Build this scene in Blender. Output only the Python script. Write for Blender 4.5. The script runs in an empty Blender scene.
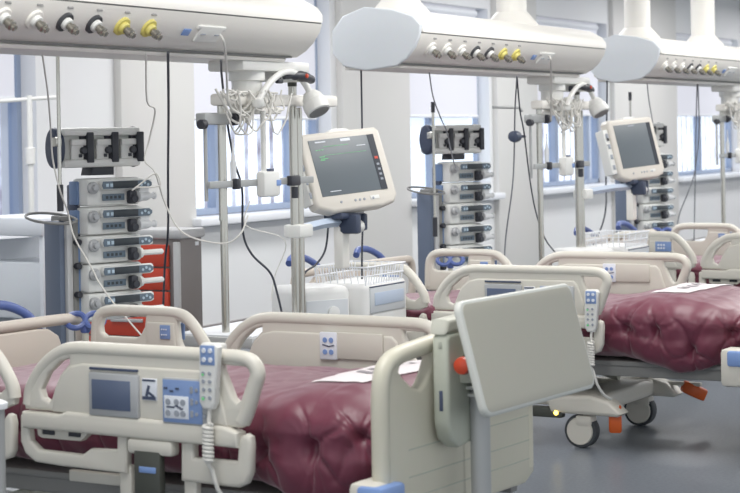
import bpy, bmesh, math, random
from mathutils import Vector, Matrix, noise
random.seed(7)
PI = math.pi
sc = bpy.context.scene
COL = sc.collection

# ------------------------------------------------------------------ materials
def srgb(r, g, b):
    def f(c):
        c /= 255.0
        return c / 12.92 if c <= .04045 else ((c + .055) / 1.055) ** 2.4
    return (f(r), f(g), f(b), 1)

def mat(name, col, rough=.5, metal=0, spec=.5, emit=0, coat=0, noise_amt=0, noise_scale=30, bump=0, sheen=0, alpha=1, trans=0, ecol=None):
    m = bpy.data.materials.new(name)
    m.use_nodes = True
    nt = m.node_tree
    b = nt.nodes['Principled BSDF']
    b.inputs['Base Color'].default_value = col
    b.inputs['Roughness'].default_value = rough
    b.inputs['Metallic'].default_value = metal
    b.inputs['Specular IOR Level'].default_value = spec
    if coat:
        b.inputs['Coat Weight'].default_value = coat
        b.inputs['Coat Roughness'].default_value = .3
    if sheen:
        b.inputs['Sheen Weight'].default_value = sheen
        b.inputs['Sheen Roughness'].default_value = .4
        b.inputs['Sheen Tint'].default_value = (1, .82, .88, 1)
    if trans:
        b.inputs['Transmission Weight'].default_value = trans
    if emit:
        b.inputs['Emission Color'].default_value = ecol or col
        b.inputs['Emission Strength'].default_value = emit
    b.inputs['Alpha'].default_value = alpha
    n = nt.nodes.new('ShaderNodeTexNoise')
    n.inputs['Scale'].default_value = noise_scale
    n.inputs['Detail'].default_value = 4
    tc = nt.nodes.new('ShaderNodeTexCoord')
    nt.links.new(tc.outputs['Object'], n.inputs['Vector'])
    mx = nt.nodes.new('ShaderNodeMix')
    mx.data_type = 'RGBA'
    mx.blend_type = 'MULTIPLY'
    mx.inputs['Factor'].default_value = noise_amt or .04
    mx.inputs['A'].default_value = col
    nt.links.new(n.outputs['Color'], mx.inputs['B'])
    nt.links.new(mx.outputs['Result'], b.inputs['Base Color'])
    if bump:
        bp = nt.nodes.new('ShaderNodeBump')
        bp.inputs['Strength'].default_value = bump
        bp.inputs['Distance'].default_value = .01
        nt.links.new(n.outputs['Fac'], bp.inputs['Height'])
        nt.links.new(bp.outputs['Normal'], b.inputs['Normal'])
    return m

M = {
 'bed': mat('bed_plastic', srgb(210, 206, 195), .42),
 'bedg': mat('bed_plastic_grey', srgb(198, 198, 186), .45),
 'fboard': mat('footboard_plastic', srgb(204, 200, 182), .42),
 'hboard': mat('headboard_plastic', srgb(206, 196, 184), .5),
 'blue': mat('blue_grip', srgb(78, 98, 160), .4),
 'lblue': mat('light_blue_plastic', srgb(120, 150, 205), .45),
 'panelblue': mat('panel_blue', srgb(122, 148, 196), .5),
 'keywhite': mat('key_white', srgb(226, 230, 238), .45),
 'keydark': mat('key_dark', srgb(62, 72, 96), .5),
 'keygrey': mat('key_grey', srgb(150, 156, 166), .5),
 'silver': mat('silver_frame', srgb(176, 178, 180), .4, .2),
 'screen': mat('screen_blue', srgb(84, 96, 122), .25),
 'monscreen': mat('monitor_screen', srgb(92, 100, 106), .4, emit=.09),
 'monside': mat('monitor_strip', srgb(52, 56, 64), .35),
 'green': mat('green_mark', srgb(100, 190, 120), .4, emit=.25),
 'red': mat('red_mark', srgb(206, 70, 50), .4),
 'mattress': mat('wine_fabric', srgb(104, 40, 60), .46, spec=.45, coat=.1, sheen=.5, noise_amt=.12, noise_scale=6),
 'label': mat('label_white', srgb(232, 224, 226), .5),
 'ink': mat('label_ink', srgb(140, 134, 140), .6),
 'latch': mat('latch_dark', srgb(66, 68, 62), .5),
 'dark': mat('dark_plastic', srgb(42, 44, 52), .45),
 'navy': mat('navy_plastic', srgb(52, 62, 84), .45),
 'steel': mat('brushed_steel', srgb(190, 188, 180), .22, .95),
 'steelgrey': mat('painted_steel', srgb(170, 172, 172), .45, .3),
 'rubber': mat('rubber', srgb(60, 64, 68), .7),
 'orange': mat('orange_pedal', srgb(214, 92, 34), .4),
 'redorange': mat('red_orange', srgb(200, 66, 36), .4),
 'led': mat('amber_led', srgb(255, 220, 90), .4, emit=6),
 'white': mat('white_plastic', srgb(226, 226, 222), .45),
 'beam': mat('beam_white', srgb(234, 231, 224), .45),
 'beamtop': mat('beam_cover', srgb(236, 233, 226), .45),
 'cap': mat('beam_end', srgb(222, 227, 232), .35),
 'seam': mat('seam_grey', srgb(130, 130, 128), .6),
 'yellow': mat('yellow_ring', srgb(218, 206, 112), .5),
 'blackring': mat('black_ring', srgb(58, 60, 64), .5),
 'chrome': mat('chrome', srgb(168, 164, 154), .25, .85),
 'pump': mat('pump_white', srgb(228, 229, 226), .42),
 'pumpblue': mat('pump_side', srgb(104, 130, 170), .45),
 'pumppanel': mat('pump_panel', srgb(92, 108, 122), .4),
 'pumpscreen': mat('pump_screen', srgb(36, 44, 50), .3),
 'pumpbtn': mat('pump_button', srgb(180, 200, 215), .4),
 'clear': mat('clear_plastic', srgb(226, 228, 230), .3, alpha=.75),
 'cableb': mat('cable_black', srgb(38, 42, 54), .5),
 'cablew': mat('cable_white', srgb(216, 214, 208), .5),
 'cableg': mat('cable_grey', srgb(112, 114, 120), .5),
 'monitor': mat('monitor_case', srgb(214, 208, 198), .45),
 'vent': mat('ventilator_case', srgb(222, 222, 220), .45),
 'ventg': mat('ventilator_panel', srgb(196, 200, 204), .45),
 'ventblue': mat('ventilator_strip', srgb(178, 192, 212), .4),
 'tray': mat('tray_laminate', srgb(180, 177, 163), .5),
 'trayedge': mat('tray_edge', srgb(206, 208, 202), .45),
 'holder': mat('table_holder', srgb(176, 180, 166), .5),
 'reddrawer': mat('red_drawer', srgb(196, 62, 40), .45),
 'cabgrey': mat('cabinet_grey', srgb(128, 122, 120), .5, .2),
 'cablight': mat('cabinet_light', srgb(190, 190, 190), .45, .2),
 'trolley': mat('trolley_white', srgb(220, 224, 230), .5),
 'colblue': mat('column_blue', srgb(92, 104, 124), .45),
 'wall': mat('wall_paint', srgb(228, 228, 228), .7, noise_scale=2),
 'wallcol': mat('pier_paint', srgb(212, 210, 206), .7, noise_scale=2),
 'ceil': mat('ceiling_paint', srgb(235, 235, 232), .8),
 'frame': mat('window_frame', srgb(146, 160, 184), .45),
 'sill': mat('sill_white', srgb(232, 234, 238), .5),
 'blind': mat('blind_fabric_glow', srgb(205, 205, 212), .8, emit=.30, ecol=srgb(214, 214, 224), noise_amt=.03),  # fabric glows by itself, standing in for daylight shining through
 'slat': mat('slat_white_glow', srgb(240, 240, 240), .7, emit=1.0, ecol=(1, 1, 1, 1)),  # white glow put into the slats as daylight, also lights the room
 'frost': mat('frosted_pane_glow', srgb(220, 230, 242), .5, emit=.72, ecol=srgb(222, 234, 248)),  # even bluish glow in the pane replaces bright daylight behind it
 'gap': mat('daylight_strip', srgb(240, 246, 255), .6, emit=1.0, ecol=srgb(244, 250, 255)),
}

def floor_material():
    m = bpy.data.materials.new('floor_vinyl'); m.use_nodes = True
    nt = m.node_tree; b = nt.nodes['Principled BSDF']
    tc = nt.nodes.new('ShaderNodeTexCoord')
    n = nt.nodes.new('ShaderNodeTexNoise'); n.inputs['Scale'].default_value = 60; n.inputs['Detail'].default_value = 6
    r = nt.nodes.new('ShaderNodeValToRGB')
    r.color_ramp.elements[0].position = .35; r.color_ramp.elements[0].color = srgb(92, 97, 105)
    r.color_ramp.elements[1].position = .65; r.color_ramp.elements[1].color = srgb(106, 112, 120)
    nt.links.new(tc.outputs['Object'], n.inputs['Vector']); nt.links.new(n.outputs['Fac'], r.inputs['Fac'])
    nt.links.new(r.outputs['Color'], b.inputs['Base Color'])
    b.inputs['Roughness'].default_value = .3
    b.inputs['Specular IOR Level'].default_value = .4
    return m
M['floor'] = floor_material()

def glass_material():
    m = bpy.data.materials.new('window_glass'); m.use_nodes = True
    nt = m.node_tree; nt.nodes.clear()
    o = nt.nodes.new('ShaderNodeOutputMaterial'); mx = nt.nodes.new('ShaderNodeMixShader')
    t = nt.nodes.new('ShaderNodeBsdfTransparent'); t.inputs['Color'].default_value = (.93, .96, 1, 1)
    g = nt.nodes.new('ShaderNodeBsdfGlossy'); g.inputs['Roughness'].default_value = .05
    mx.inputs[0].default_value = .05
    nt.links.new(t.outputs[0], mx.inputs[1]); nt.links.new(g.outputs[0], mx.inputs[2])
    nt.links.new(mx.outputs[0], o.inputs[0])
    return m
M['glass'] = glass_material()

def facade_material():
    m = bpy.data.materials.new('facade_glow'); m.use_nodes = True
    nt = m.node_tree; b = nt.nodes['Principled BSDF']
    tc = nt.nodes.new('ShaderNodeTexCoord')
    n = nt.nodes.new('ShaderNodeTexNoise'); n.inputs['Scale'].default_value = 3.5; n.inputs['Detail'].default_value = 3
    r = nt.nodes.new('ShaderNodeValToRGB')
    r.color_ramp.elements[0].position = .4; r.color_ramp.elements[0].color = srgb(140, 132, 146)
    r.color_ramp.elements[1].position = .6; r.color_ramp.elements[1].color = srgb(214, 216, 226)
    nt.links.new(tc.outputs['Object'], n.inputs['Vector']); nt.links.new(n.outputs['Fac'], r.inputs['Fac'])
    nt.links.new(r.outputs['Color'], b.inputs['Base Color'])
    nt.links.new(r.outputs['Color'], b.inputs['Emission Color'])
    b.inputs['Emission Strength'].default_value = .42  # outdoor daylight put into the surface as its own glow
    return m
M['facade_glow'] = facade_material()

# ------------------------------------------------------------------ mesh helpers
def BM():
    return bmesh.new()

def add_box(bm, c, s, bev=0, rot=None, seg=2):
    t = bmesh.new()
    bmesh.ops.create_cube(t, size=1)
    for v in t.verts:
        v.co = Vector((v.co.x * s[0], v.co.y * s[1], v.co.z * s[2]))
    if bev:
        bmesh.ops.bevel(t, geom=list(t.edges), offset=min(bev, .49 * min(s)), segments=seg, profile=.5, affect='EDGES')
    mtx = Matrix.Translation(Vector(c)) @ (rot.to_4x4() if rot else Matrix())
    t.transform(mtx)
    join(bm, t)
    return bm

def join(bm, t):
    me = bpy.data.meshes.new('t')
    t.to_mesh(me); t.free()
    bm.from_mesh(me)
    bpy.data.meshes.remove(me)

def smooth_path(pts, n=6, closed=False):
    P = [Vector(p) for p in pts]
    out = []
    N = len(P)
    rng = range(N) if closed else range(N - 1)
    for i in rng:
        if closed:
            p0, p1, p2, p3 = P[i - 1], P[i], P[(i + 1) % N], P[(i + 2) % N]
        else:
            p1, p2 = P[i], P[i + 1]
            p0 = P[i - 1] if i > 0 else p1 * 2 - p2
            p3 = P[i + 2] if i + 2 < N else p2 * 2 - p1
        for k in range(n):
            t = k / n
            out.append(.5 * ((2 * p1) + (p2 - p0) * t + (2 * p0 - 5 * p1 + 4 * p2 - p3) * t * t + (3 * p1 - p0 - 3 * p2 + p3) * t ** 3))
    if not closed:
        out.append(P[-1])
    return out

def add_tube(bm, pts, r, seg=10, smooth=0, closed=False, flat=1.0):
    P = smooth_path(pts, smooth, closed) if smooth else [Vector(p) for p in pts]
    N = len(P)
    rr = r if isinstance(r, (list, tuple)) else None
    rings = []
    prev = None
    for i in range(N):
        if closed:
            t = (P[(i + 1) % N] - P[i - 1])
        else:
            t = P[min(i + 1, N - 1)] - P[max(i - 1, 0)]
        if t.length < 1e-9: t = Vector((0, 0, 1))
        t.normalize()
        if prev is None:
            a = Vector((0, 0, 1)) if abs(t.z) < .9 else Vector((0, 1, 0))
            u = t.cross(a).normalized()
        else:
            u = (prev - t * prev.dot(t))
            u = u.normalized() if u.length > 1e-6 else t.orthogonal().normalized()
        prev = u
        w = t.cross(u)
        ri = rr[min(int(i * len(rr) / N), len(rr) - 1)] if rr else r
        rings.append([bm.verts.new(P[i] + u * (ri * math.cos(2 * PI * k / seg)) + w * (ri * flat * math.sin(2 * PI * k / seg))) for k in range(seg)])
    M_ = N if closed else N - 1
    for i in range(M_):
        a, b = rings[i], rings[(i + 1) % N]
        for k in range(seg):
            bm.faces.new((a[k], a[(k + 1) % seg], b[(k + 1) % seg], b[k]))
    if not closed:
        bm.faces.new(list(reversed(rings[0]))); bm.faces.new(rings[-1])
    return bm

def add_lathe(bm, prof, c=(0, 0, 0), rot=None, seg=24):
    R = rot.to_4x4() if rot else Matrix()
    mtx = Matrix.Translation(Vector(c)) @ R
    rings = []
    for (r, z) in prof:
        rings.append([bm.verts.new(mtx @ Vector((max(r, 1e-5) * math.cos(2 * PI * k / seg), max(r, 1e-5) * math.sin(2 * PI * k / seg), z))) for k in range(seg)])
    for i in range(len(rings) - 1):
        a, b = rings[i], rings[i + 1]
        for k in range(seg):
            bm.faces.new((a[k], a[(k + 1) % seg], b[(k + 1) % seg], b[k]))
    bm.faces.new(list(reversed(rings[0]))); bm.faces.new(rings[-1])
    return bm

def add_cyl(bm, c, r, h, axis='z', seg=20, bev=.0):
    rot = {'z': None, 'x': Matrix.Rotation(PI / 2, 3, 'Y'), 'y': Matrix.Rotation(-PI / 2, 3, 'X')}[axis]
    b = bev or min(r, h) * .12
    return add_lathe(bm, [(r - b, -h / 2), (r, -h / 2 + b), (r, h / 2 - b), (r - b, h / 2)], c, rot, seg)

def add_plate(bm, outline, holes, thick, bev, mtx, smooth=0):
    cu = bpy.data.curves.new('p', 'CURVE')
    cu.dimensions = '2D'; cu.fill_mode = 'BOTH'
    cu.extrude = max(thick / 2 - bev, .0005); cu.bevel_depth = bev; cu.bevel_resolution = 2
    cu.offset = -bev
    for pl in [outline] + list(holes):
        if smooth:
            pl = [(p.x, p.y) for p in smooth_path([(a, b, 0) for a, b in pl], smooth, True)]
        s = cu.splines.new('POLY'); s.points.add(len(pl) - 1)
        for p, q in zip(s.points, pl): p.co = (q[0], q[1], 0, 1)
        s.use_cyclic_u = True
    o = bpy.data.objects.new('p', cu); COL.objects.link(o)
    dg = bpy.context.evaluated_depsgraph_get(); dg.update()
    me = bpy.data.meshes.new_from_object(o.evaluated_get(dg))
    me.transform(mtx)
    bm.from_mesh(me)
    bpy.data.meshes.remove(me)
    bpy.data.objects.remove(o); bpy.data.curves.remove(cu)
    return bm

def mirror_y(bm):
    for v in bm.verts: v.co.y = -v.co.y
    bmesh.ops.reverse_faces(bm, faces=list(bm.faces))
    return bm

def obj(name, bm, m, parent=None, label=None, angle=38):
    bmesh.ops.remove_doubles(bm, verts=list(bm.verts), dist=1e-5)
    bmesh.ops.recalc_face_normals(bm, faces=list(bm.faces))
    me = bpy.data.meshes.new(name)
    bm.to_mesh(me); bm.free()
    me.polygons.foreach_set('use_smooth', [True] * len(me.polygons))
    me.set_sharp_from_angle(angle=math.radians(angle))
    me.materials.append(M[m])
    o = bpy.data.objects.new(name, me)
    COL.objects.link(o)
    if parent: o.parent = parent
    if label: o['label'] = label
    return o

def tag(o, label, cat, group=None):
    o['label'] = label; o['category'] = cat
    if group: o['group'] = group
    return o

def thing(name, label, cat, loc=(0, 0, 0), rz=0, group=None):
    o = bpy.data.objects.new(name, None)
    COL.objects.link(o)
    o.empty_display_size = .1
    o.location = loc; o.rotation_euler = (0, 0, rz)
    return tag(o, label, cat, group)

def dup(src, loc, rz=None, label=None):
    def rec(o, par):
        c = o.copy(); COL.objects.link(c)
        if par: c.parent = par
        for ch in list(o.children): rec(ch, c)
        return c
    r = rec(src, None)
    r.location = loc
    if rz is not None: r.rotation_euler = (0, 0, rz)
    if label: r['label'] = label
    return r

def struct(name, bm, m):
    o = obj(name, bm, m); o['kind'] = 'structure'
    return o

# ------------------------------------------------------------------ the survey: camera and room frame
TH = math.radians(27.9)       # the camera looks 27.9 degrees off the row of beds
F, ROLL, CH = 1900.0, .018, 1.5

def ray(px, py):
    dx, dy = px - 370, py - 246
    c, s = math.cos(ROLL), math.sin(ROLL)
    return (dx * c - dy * s) / F, (dx * s + dy * c + 110) / F

def room(X, Y):
    return math.sin(TH) * X + math.cos(TH) * Y, -math.cos(TH) * X + math.sin(TH) * Y

def PD(px, py, d):
    a, b = ray(px, py); x, y = room(a * d, d)
    return Vector((x, y, CH - b * d))

def PY(px, py, Y0):
    a, b = ray(px, py); x, y = room(a, 1)
    t = Y0 / y
    return Vector((x * t, Y0, CH - b * t))

def make_camera():
    cd = bpy.data.cameras.new('camera'); o = bpy.data.objects.new('camera', cd); COL.objects.link(o)
    cd.sensor_width = 36; cd.lens = F / 740 * 36
    cd.shift_x = 110 * math.sin(ROLL) / 740
    cd.shift_y = -110 * math.cos(ROLL) / 740
    fw = Vector((math.cos(TH), math.sin(TH), 0)); rt = Vector((math.sin(TH), -math.cos(TH), 0)); up = Vector((0, 0, 1))
    cx = rt * math.cos(ROLL) - up * math.sin(ROLL); cy = rt * math.sin(ROLL) + up * math.cos(ROLL)
    m = Matrix((cx, cy, -fw)).transposed().to_4x4()
    m.translation = Vector((0, 0, CH))
    o.matrix_world = m
    cd.clip_end = 200
    cd.dof.use_dof = True; cd.dof.focus_distance = 8.0; cd.dof.aperture_fstop = 5.6
    sc.camera = o
make_camera()

# ------------------------------------------------------------------ room shell
WY = 7.8          # window wall
CZ = 3.3
WIN = [(7.6, 10.06, 1.79), (11.876, 14.07, 1.66), (15.5, 17.33, 1.68), (18.48, 20.66, 1.70), (23.0, 25.8, 1.70)]
SZ, WT = .92, 2.75
XW0, XW1 = -2.0, 31.0
def build_shell():
    bm = BM(); add_box(bm, ((XW0 + XW1) / 2, 1.6, -.05), (XW1 - XW0, 13.2, .1)); struct('floor', bm, 'floor')
    bm = BM(); add_box(bm, ((XW0 + XW1) / 2, 2.4, CZ + .05), (XW1 - XW0, 11.6, .1)); struct('ceiling', bm, 'ceil')
    bm = BM()
    xs = XW0
    add_box(bm, ((XW0 + XW1) / 2, WY + .15, SZ / 2 - .04), (XW1 - XW0, .3, SZ - .08))
    add_box(bm, ((XW0 + XW1) / 2, WY + .15, (WT + CZ) / 2), (XW1 - XW0, .3, CZ - WT))
    for (a, b, z) in WIN + [(XW1, XW1, 0)]:
        add_box(bm, ((xs + a) / 2, WY + .15, (SZ - .08 + WT) / 2), (a - xs, .3, WT - SZ + .08))
        xs = b
    struct('wall_back', bm, 'wall')
    bm = BM(); add_box(bm, (XW1 + .1, 2.4, CZ / 2), (.2, 11.4, CZ)); struct('wall_end', bm, 'wall')
    # grey faced piers between the windows
    k = 1
    for (a, b) in ((10.94, 11.876), (14.17, 15.45), (17.4, 18.44), (20.72, 22.95), (25.9, 28.5)):
        bm = BM(); add_box(bm, ((a + b) / 2, WY - .03, CZ / 2), (b - a, .06, CZ - .002), .005); struct('trim_%d' % k, bm, 'wallcol'); k += 1
    bm = BM(); add_box(bm, (14.5, WY - .012, .05), (32, .024, .1), .004); struct('baseboard_back', bm, 'cabgrey')
    bm = BM(); add_box(bm, (17, WY + 4, 2), (50, .1, 8)); o = struct('outside_facade', bm, 'facade_glow')
    for i, (a, b, z) in enumerate(WIN):
        n = i + 1
        w = b - a; cx = (a + b) / 2
        fy = WY + .16
        bm = BM()
        t = .05
        for x in (a + t / 2, b - t / 2): add_box(bm, (x, fy, (SZ + WT) / 2), (t, .08, WT - SZ), .006)
        for zz in (SZ + t / 2, WT - t / 2): add_box(bm, (cx, fy, zz), (w, .08, t), .006)
        mull = {0: (b - .36,), 1: (a + .60, b - .42), 2: (a + .75,), 3: (b - .35, a + .9), 4: (cx,)}[i]
        for x in mull: add_box(bm, (x, fy, (SZ + WT) / 2), (.10, .085, WT - SZ), .006)
        struct('window_%d' % n, bm, 'frame')
        f = bpy.data.objects['window_%d' % n]
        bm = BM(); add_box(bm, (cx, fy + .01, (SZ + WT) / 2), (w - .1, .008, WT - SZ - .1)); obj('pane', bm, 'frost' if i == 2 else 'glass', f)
        bm = BM(); add_box(bm, (cx, WY + .03, SZ - .035), (w + .12, .34, .06), .012); obj('sill', bm, 'sill', f)
        # roller blind
        nm = ['over the window by the white trolley', 'over the window behind the tall infusion poles', 'over the pale frosted window', 'over the window behind the second examination lamp', 'over the most distant window'][i]
        t_ = thing('roller_blind', 'pale grey roller blind half drawn ' + nm, 'blind', (cx - .06, WY + .07, 0), 0, 'roller blinds')
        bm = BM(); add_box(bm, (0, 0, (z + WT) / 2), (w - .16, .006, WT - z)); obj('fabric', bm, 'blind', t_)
        bm = BM(); add_cyl(bm, (0, 0, z), .014, w - .16, 'x'); obj('bottom_bar', bm, 'sill', t_)
        bm = BM(); add_cyl(bm, (0, .01, WT - .05), .035, w - .16, 'x'); obj('roller', bm, 'sill', t_)
        if i in (1, 3, 4):
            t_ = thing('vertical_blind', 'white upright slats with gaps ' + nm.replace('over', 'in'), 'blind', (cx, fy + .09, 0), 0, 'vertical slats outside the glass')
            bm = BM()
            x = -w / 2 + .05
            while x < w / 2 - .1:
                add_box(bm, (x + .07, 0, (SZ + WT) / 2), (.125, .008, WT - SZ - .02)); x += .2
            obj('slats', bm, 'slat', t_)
build_shell()

# ------------------------------------------------------------------ beds
MXZ = Matrix(((1, 0, 0, 0), (0, 0, -1, 0), (0, 1, 0, 0), (0, 0, 0, 1)))     # plate x,y -> x,z ; extrusion along y
MYZ = Matrix(((0, 0, 1, 0), (1, 0, 0, 0), (0, 1, 0, 0), (0, 0, 0, 1)))      # plate x,y -> y,z ; extrusion along x
MXY = Matrix()
def at(mtx, x=0, y=0, z=0):
    return Matrix.Translation((x, y, z)) @ mtx

RY = .525
def rail_part(side, name, fn, m, parent, label=None):
    bm = BM(); fn(bm)
    if name in ('display_frame', 'display_hood', 'display_screen', 'info_sticker', 'sticker_print', 'control_frame', 'control_panel', 'keypad', 'panel_print', 'patient_keypad', 'keypad_button', 'keypad_print') or (name == 'button' and m == 'keygrey'):
        for v in bm.verts: v.co.x += .014
    if side > 0: mirror_y(bm)
    return obj(name, bm, m, parent, label)

def foot_rail(bed, side, extra=True):
    y0 = -RY
    out = [(-.455, .650), (-.462, .68), (-.448, .711), (-.413, .765), (-.365, .809), (-.305, .842), (-.255, .855), (-.189, .858), (.30, .862), (.396, .860), (.44, .848), (.460, .828), (.468, .806), (.460, .774), (.429, .694), (.414, .664), (.391, .644)]
    lh = [(-.388, .717), (-.357, .768), (-.306, .809), (-.268, .820), (-.268, .804), (-.307, .767), (-.329, .724), (-.343, .690), (-.355, .678), (-.379, .690)]
    rh = [(.326, .828), (.418, .826), (.426, .805), (.393, .727), (.378, .719), (.364, .732), (.328, .809)]
    def shell(bm):
        add_plate(bm, out, [lh, rh], .034, .010, at(MXZ, 0, y0, 0))
        hp = [(-.447, y0, .665), (-.438, y0, .712), (-.404, y0, .765), (-.356, y0, .810), (-.300, y0, .840), (-.25, y0, .850), (-.189, y0, .852), (0, y0, .852), (.30, y0, .852), (.39, y0, .850), (.430, y0, .838), (.447, y0, .808), (.436, y0, .770), (.41, y0, .70), (.39, y0, .66)]
        add_tube(bm, hp, .023, 12, 4)
    r = rail_part(side, 'side_rail', shell, 'bed', bed)
    def field(bm):   # raised middle field under the hand rail
        add_plate(bm, [(-.335, .648), (-.325, .72), (-.30, .765), (-.262, .797), (-.21, .808), (.285, .808), (.305, .79), (.335, .70), (.345, .648)], [], .048, .008, at(MXZ, 0, y0, 0))
    rail_part(side, 'rail_panel', field, 'bed', r)
    def ledge(bm):
        add_plate(bm, [(-.455, .645), (-.30, .645), (-.27, .655), (.34, .648), (.392, .632), (.388, .586), (-.455, .592)], [], .055, .012, at(MXZ, 0, y0 - .008, 0))
    rail_part(side, 'ledge', ledge, 'bed', r)
    def low(bm):
        add_plate(bm, [(-.476, .63), (-.478, .546), (-.460, .508), (-.417, .483), (-.322, .478), (-.045, .474), (-.040, .59), (-.08, .59), (-.082, .546), (-.189, .542), (-.222, .520), (-.40, .523), (-.436, .549), (-.443, .60), (-.447, .632)], [], .034, .010, at(MXZ, 0, y0, 0))
        add_plate(bm, [(.168, .59), (.165, .469), (.377, .466), (.408, .480), (.424, .513), (.428, .60), (.424, .620), (.408, .628), (.390, .620), (.380, .60), (.376, .545), (.216, .543), (.215, .59)], [], .036, .012, at(MXZ, 0, y0, 0))
        add_box(bm, (-.06, y0 + .012, .43), (.05, .03, .14), .01)
        add_box(bm, (.19, y0 + .012, .43), (.05, .03, .14), .01)
    rail_part(side, 'lower_guard', low, 'bed', r)
    def br(bm):
        add_plate(bm, [(-.417, .596), (-.413, .567), (-.396, .560), (-.237, .560), (-.205, .585), (-.205, .596)], [[(-.39, .590), (-.392, .574), (-.345, .574), (-.335, .590)], [(-.28, .590), (-.285, .574), (-.24, .574), (-.228, .590)]], .03, .004, at(MXZ, 0, y0 + .01, 0))
    rail_part(side, 'hook_bracket', br, 'bed', r)
    for x in (-.365, -.258): rail_part(side, 'slot', lambda bm: add_box(bm, (x, y0 - .0055, .581), (.05, .003, .016), .001), 'dark', r, 'dark slot')
    rail_part(side, 'rail_carrier', lambda bm: add_plate(bm, [(-.33, .42), (-.33, .455), (-.06, .455), (-.03, .42)], [], .03, .006, at(MXZ, 0, y0 + .06, 0)), 'bed', r)
    def box(bm):
        add_box(bm, (.06, y0 - .012, .566), (.175, .045, .048), .012)
    rail_part(side, 'release_housing', box, 'bed', r)
    def latch(bm):
        add_box(bm, (.052, y0 - .022, .475), (.10, .03, .16), .006)
    rail_part(side, 'release_latch', latch, 'latch', r, 'dark grey release latch')
    def lb(bm):
        add_box(bm, (.056, y0 - .037, .498), (.064, .006, .018), .002)
    rail_part(side, 'latch_mark', lb, 'lblue', r, 'blue mark on the latch')
    # outer face: screen and controls
    f = y0 - .024
    rail_part(side, 'display_frame', lambda bm: add_box(bm, (-.089, f - .004, .718), (.195, .018, .134), .006), 'silver', r, 'grey display frame')
    rail_part(side, 'display_hood', lambda bm: add_box(bm, (-.092, f + .002, .796), (.19, .02, .008), .002), 'keydark', r)
    rail_part(side, 'display_screen', lambda bm: add_box(bm, (-.096, f - .0135, .718), (.152, .003, .092), .001), 'screen', r, 'blue grey touch screen')
    rail_part(side, 'info_sticker', lambda bm: add_box(bm, (.047, f - .002, .742), (.056, .006, .066), .001), 'keywhite', r)
    def stk(bm):
        add_box(bm, (.047, f - .0055, .770), (.05, .002, .006)); add_box(bm, (.047, f - .0055, .716), (.052, .002, .010))
        add_box(bm, (.042, f - .0055, .738), (.010, .002, .034), rot=Matrix.Rotation(.3, 3, 'Y')); add_box(bm, (.056, f - .0055, .727), (.026, .002, .008), rot=Matrix.Rotation(.5, 3, 'Y'))
    rail_part(side, 'sticker_print', stk, 'keydark', r)
    rail_part(side, 'control_frame', lambda bm: add_box(bm, (.19, f - .003, .713), (.175, .018, .140), .005), 'silver', r)
    rail_part(side, 'control_panel', lambda bm: add_box(bm, (.180, f - .0125, .714), (.148, .003, .128), .001), 'panelblue', r, 'blue membrane control panel')
    rail_part(side, 'keypad', lambda bm: add_box(bm, (.158, f - .0145, .696), (.092, .002, .068), .001), 'keywhite', r, 'white keypad field')
    def keys(bm):
        for i in range(3):
            for j in range(2):
                add_cyl(bm, (.128 + i * .024 + (.008 if i else 0), f - .0165, .712 - j * .034), .0095, .004, 'y', 14)
        for i in range(3):
            for j in range(3):
                add_cyl(bm, (.216 + (i % 2) * .018, f - .015, .674 + j * .036 + i * .005), .006, .003, 'y', 10)
        add_cyl(bm, (.262, f - .014, .675), .007, .004, 'y', 12)
    rail_part(side, 'button', keys, 'keygrey', r)
    def glyph(bm):
        for i in range(2):
            for j in range(3):
                add_box(bm, (.128 + i * .032 + j * .009, f - .016, .696 - (j - 1) * (.004 if i else 0)), (.012, .002, .005))
        for i in range(3): add_box(bm, (.118 + i * .022, f - .0145, .752 - (i % 2) * .008), (.014, .002, .006))
    rail_part(side, 'panel_print', glyph, 'keydark', r)
    # inner face: patient keypad and raised field
    g = y0 + .024
    rail_part(side, 'inner_field', lambda bm: add_box(bm, (.155, g + .004, .768), (.20, .012, .094), .005), 'bed', r)
    rail_part(side, 'patient_keypad', lambda bm: add_box(bm, (.018, g + .006, .766), (.072, .016, .096), .004), 'keywhite', r, 'white patient keypad')
    def pk(bm):
        for i in range(2):
            for j in range(2):
                add_cyl(bm, (.006 + i * .026, g + .0145, .745 + j * .042), .0095, .004, 'y', 14)
    rail_part(side, 'keypad_button', pk, 'lblue', r)
    rail_part(side, 'keypad_print', lambda bm: (add_box(bm, (.008, g + .015, .768), (.026, .002, .004), rot=Matrix.Rotation(.2, 3, 'Y')), add_box(bm, (.032, g + .015, .767), (.026, .002, .004), rot=Matrix.Rotation(-.2, 3, 'Y'))), 'keydark', r)
    return r

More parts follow.
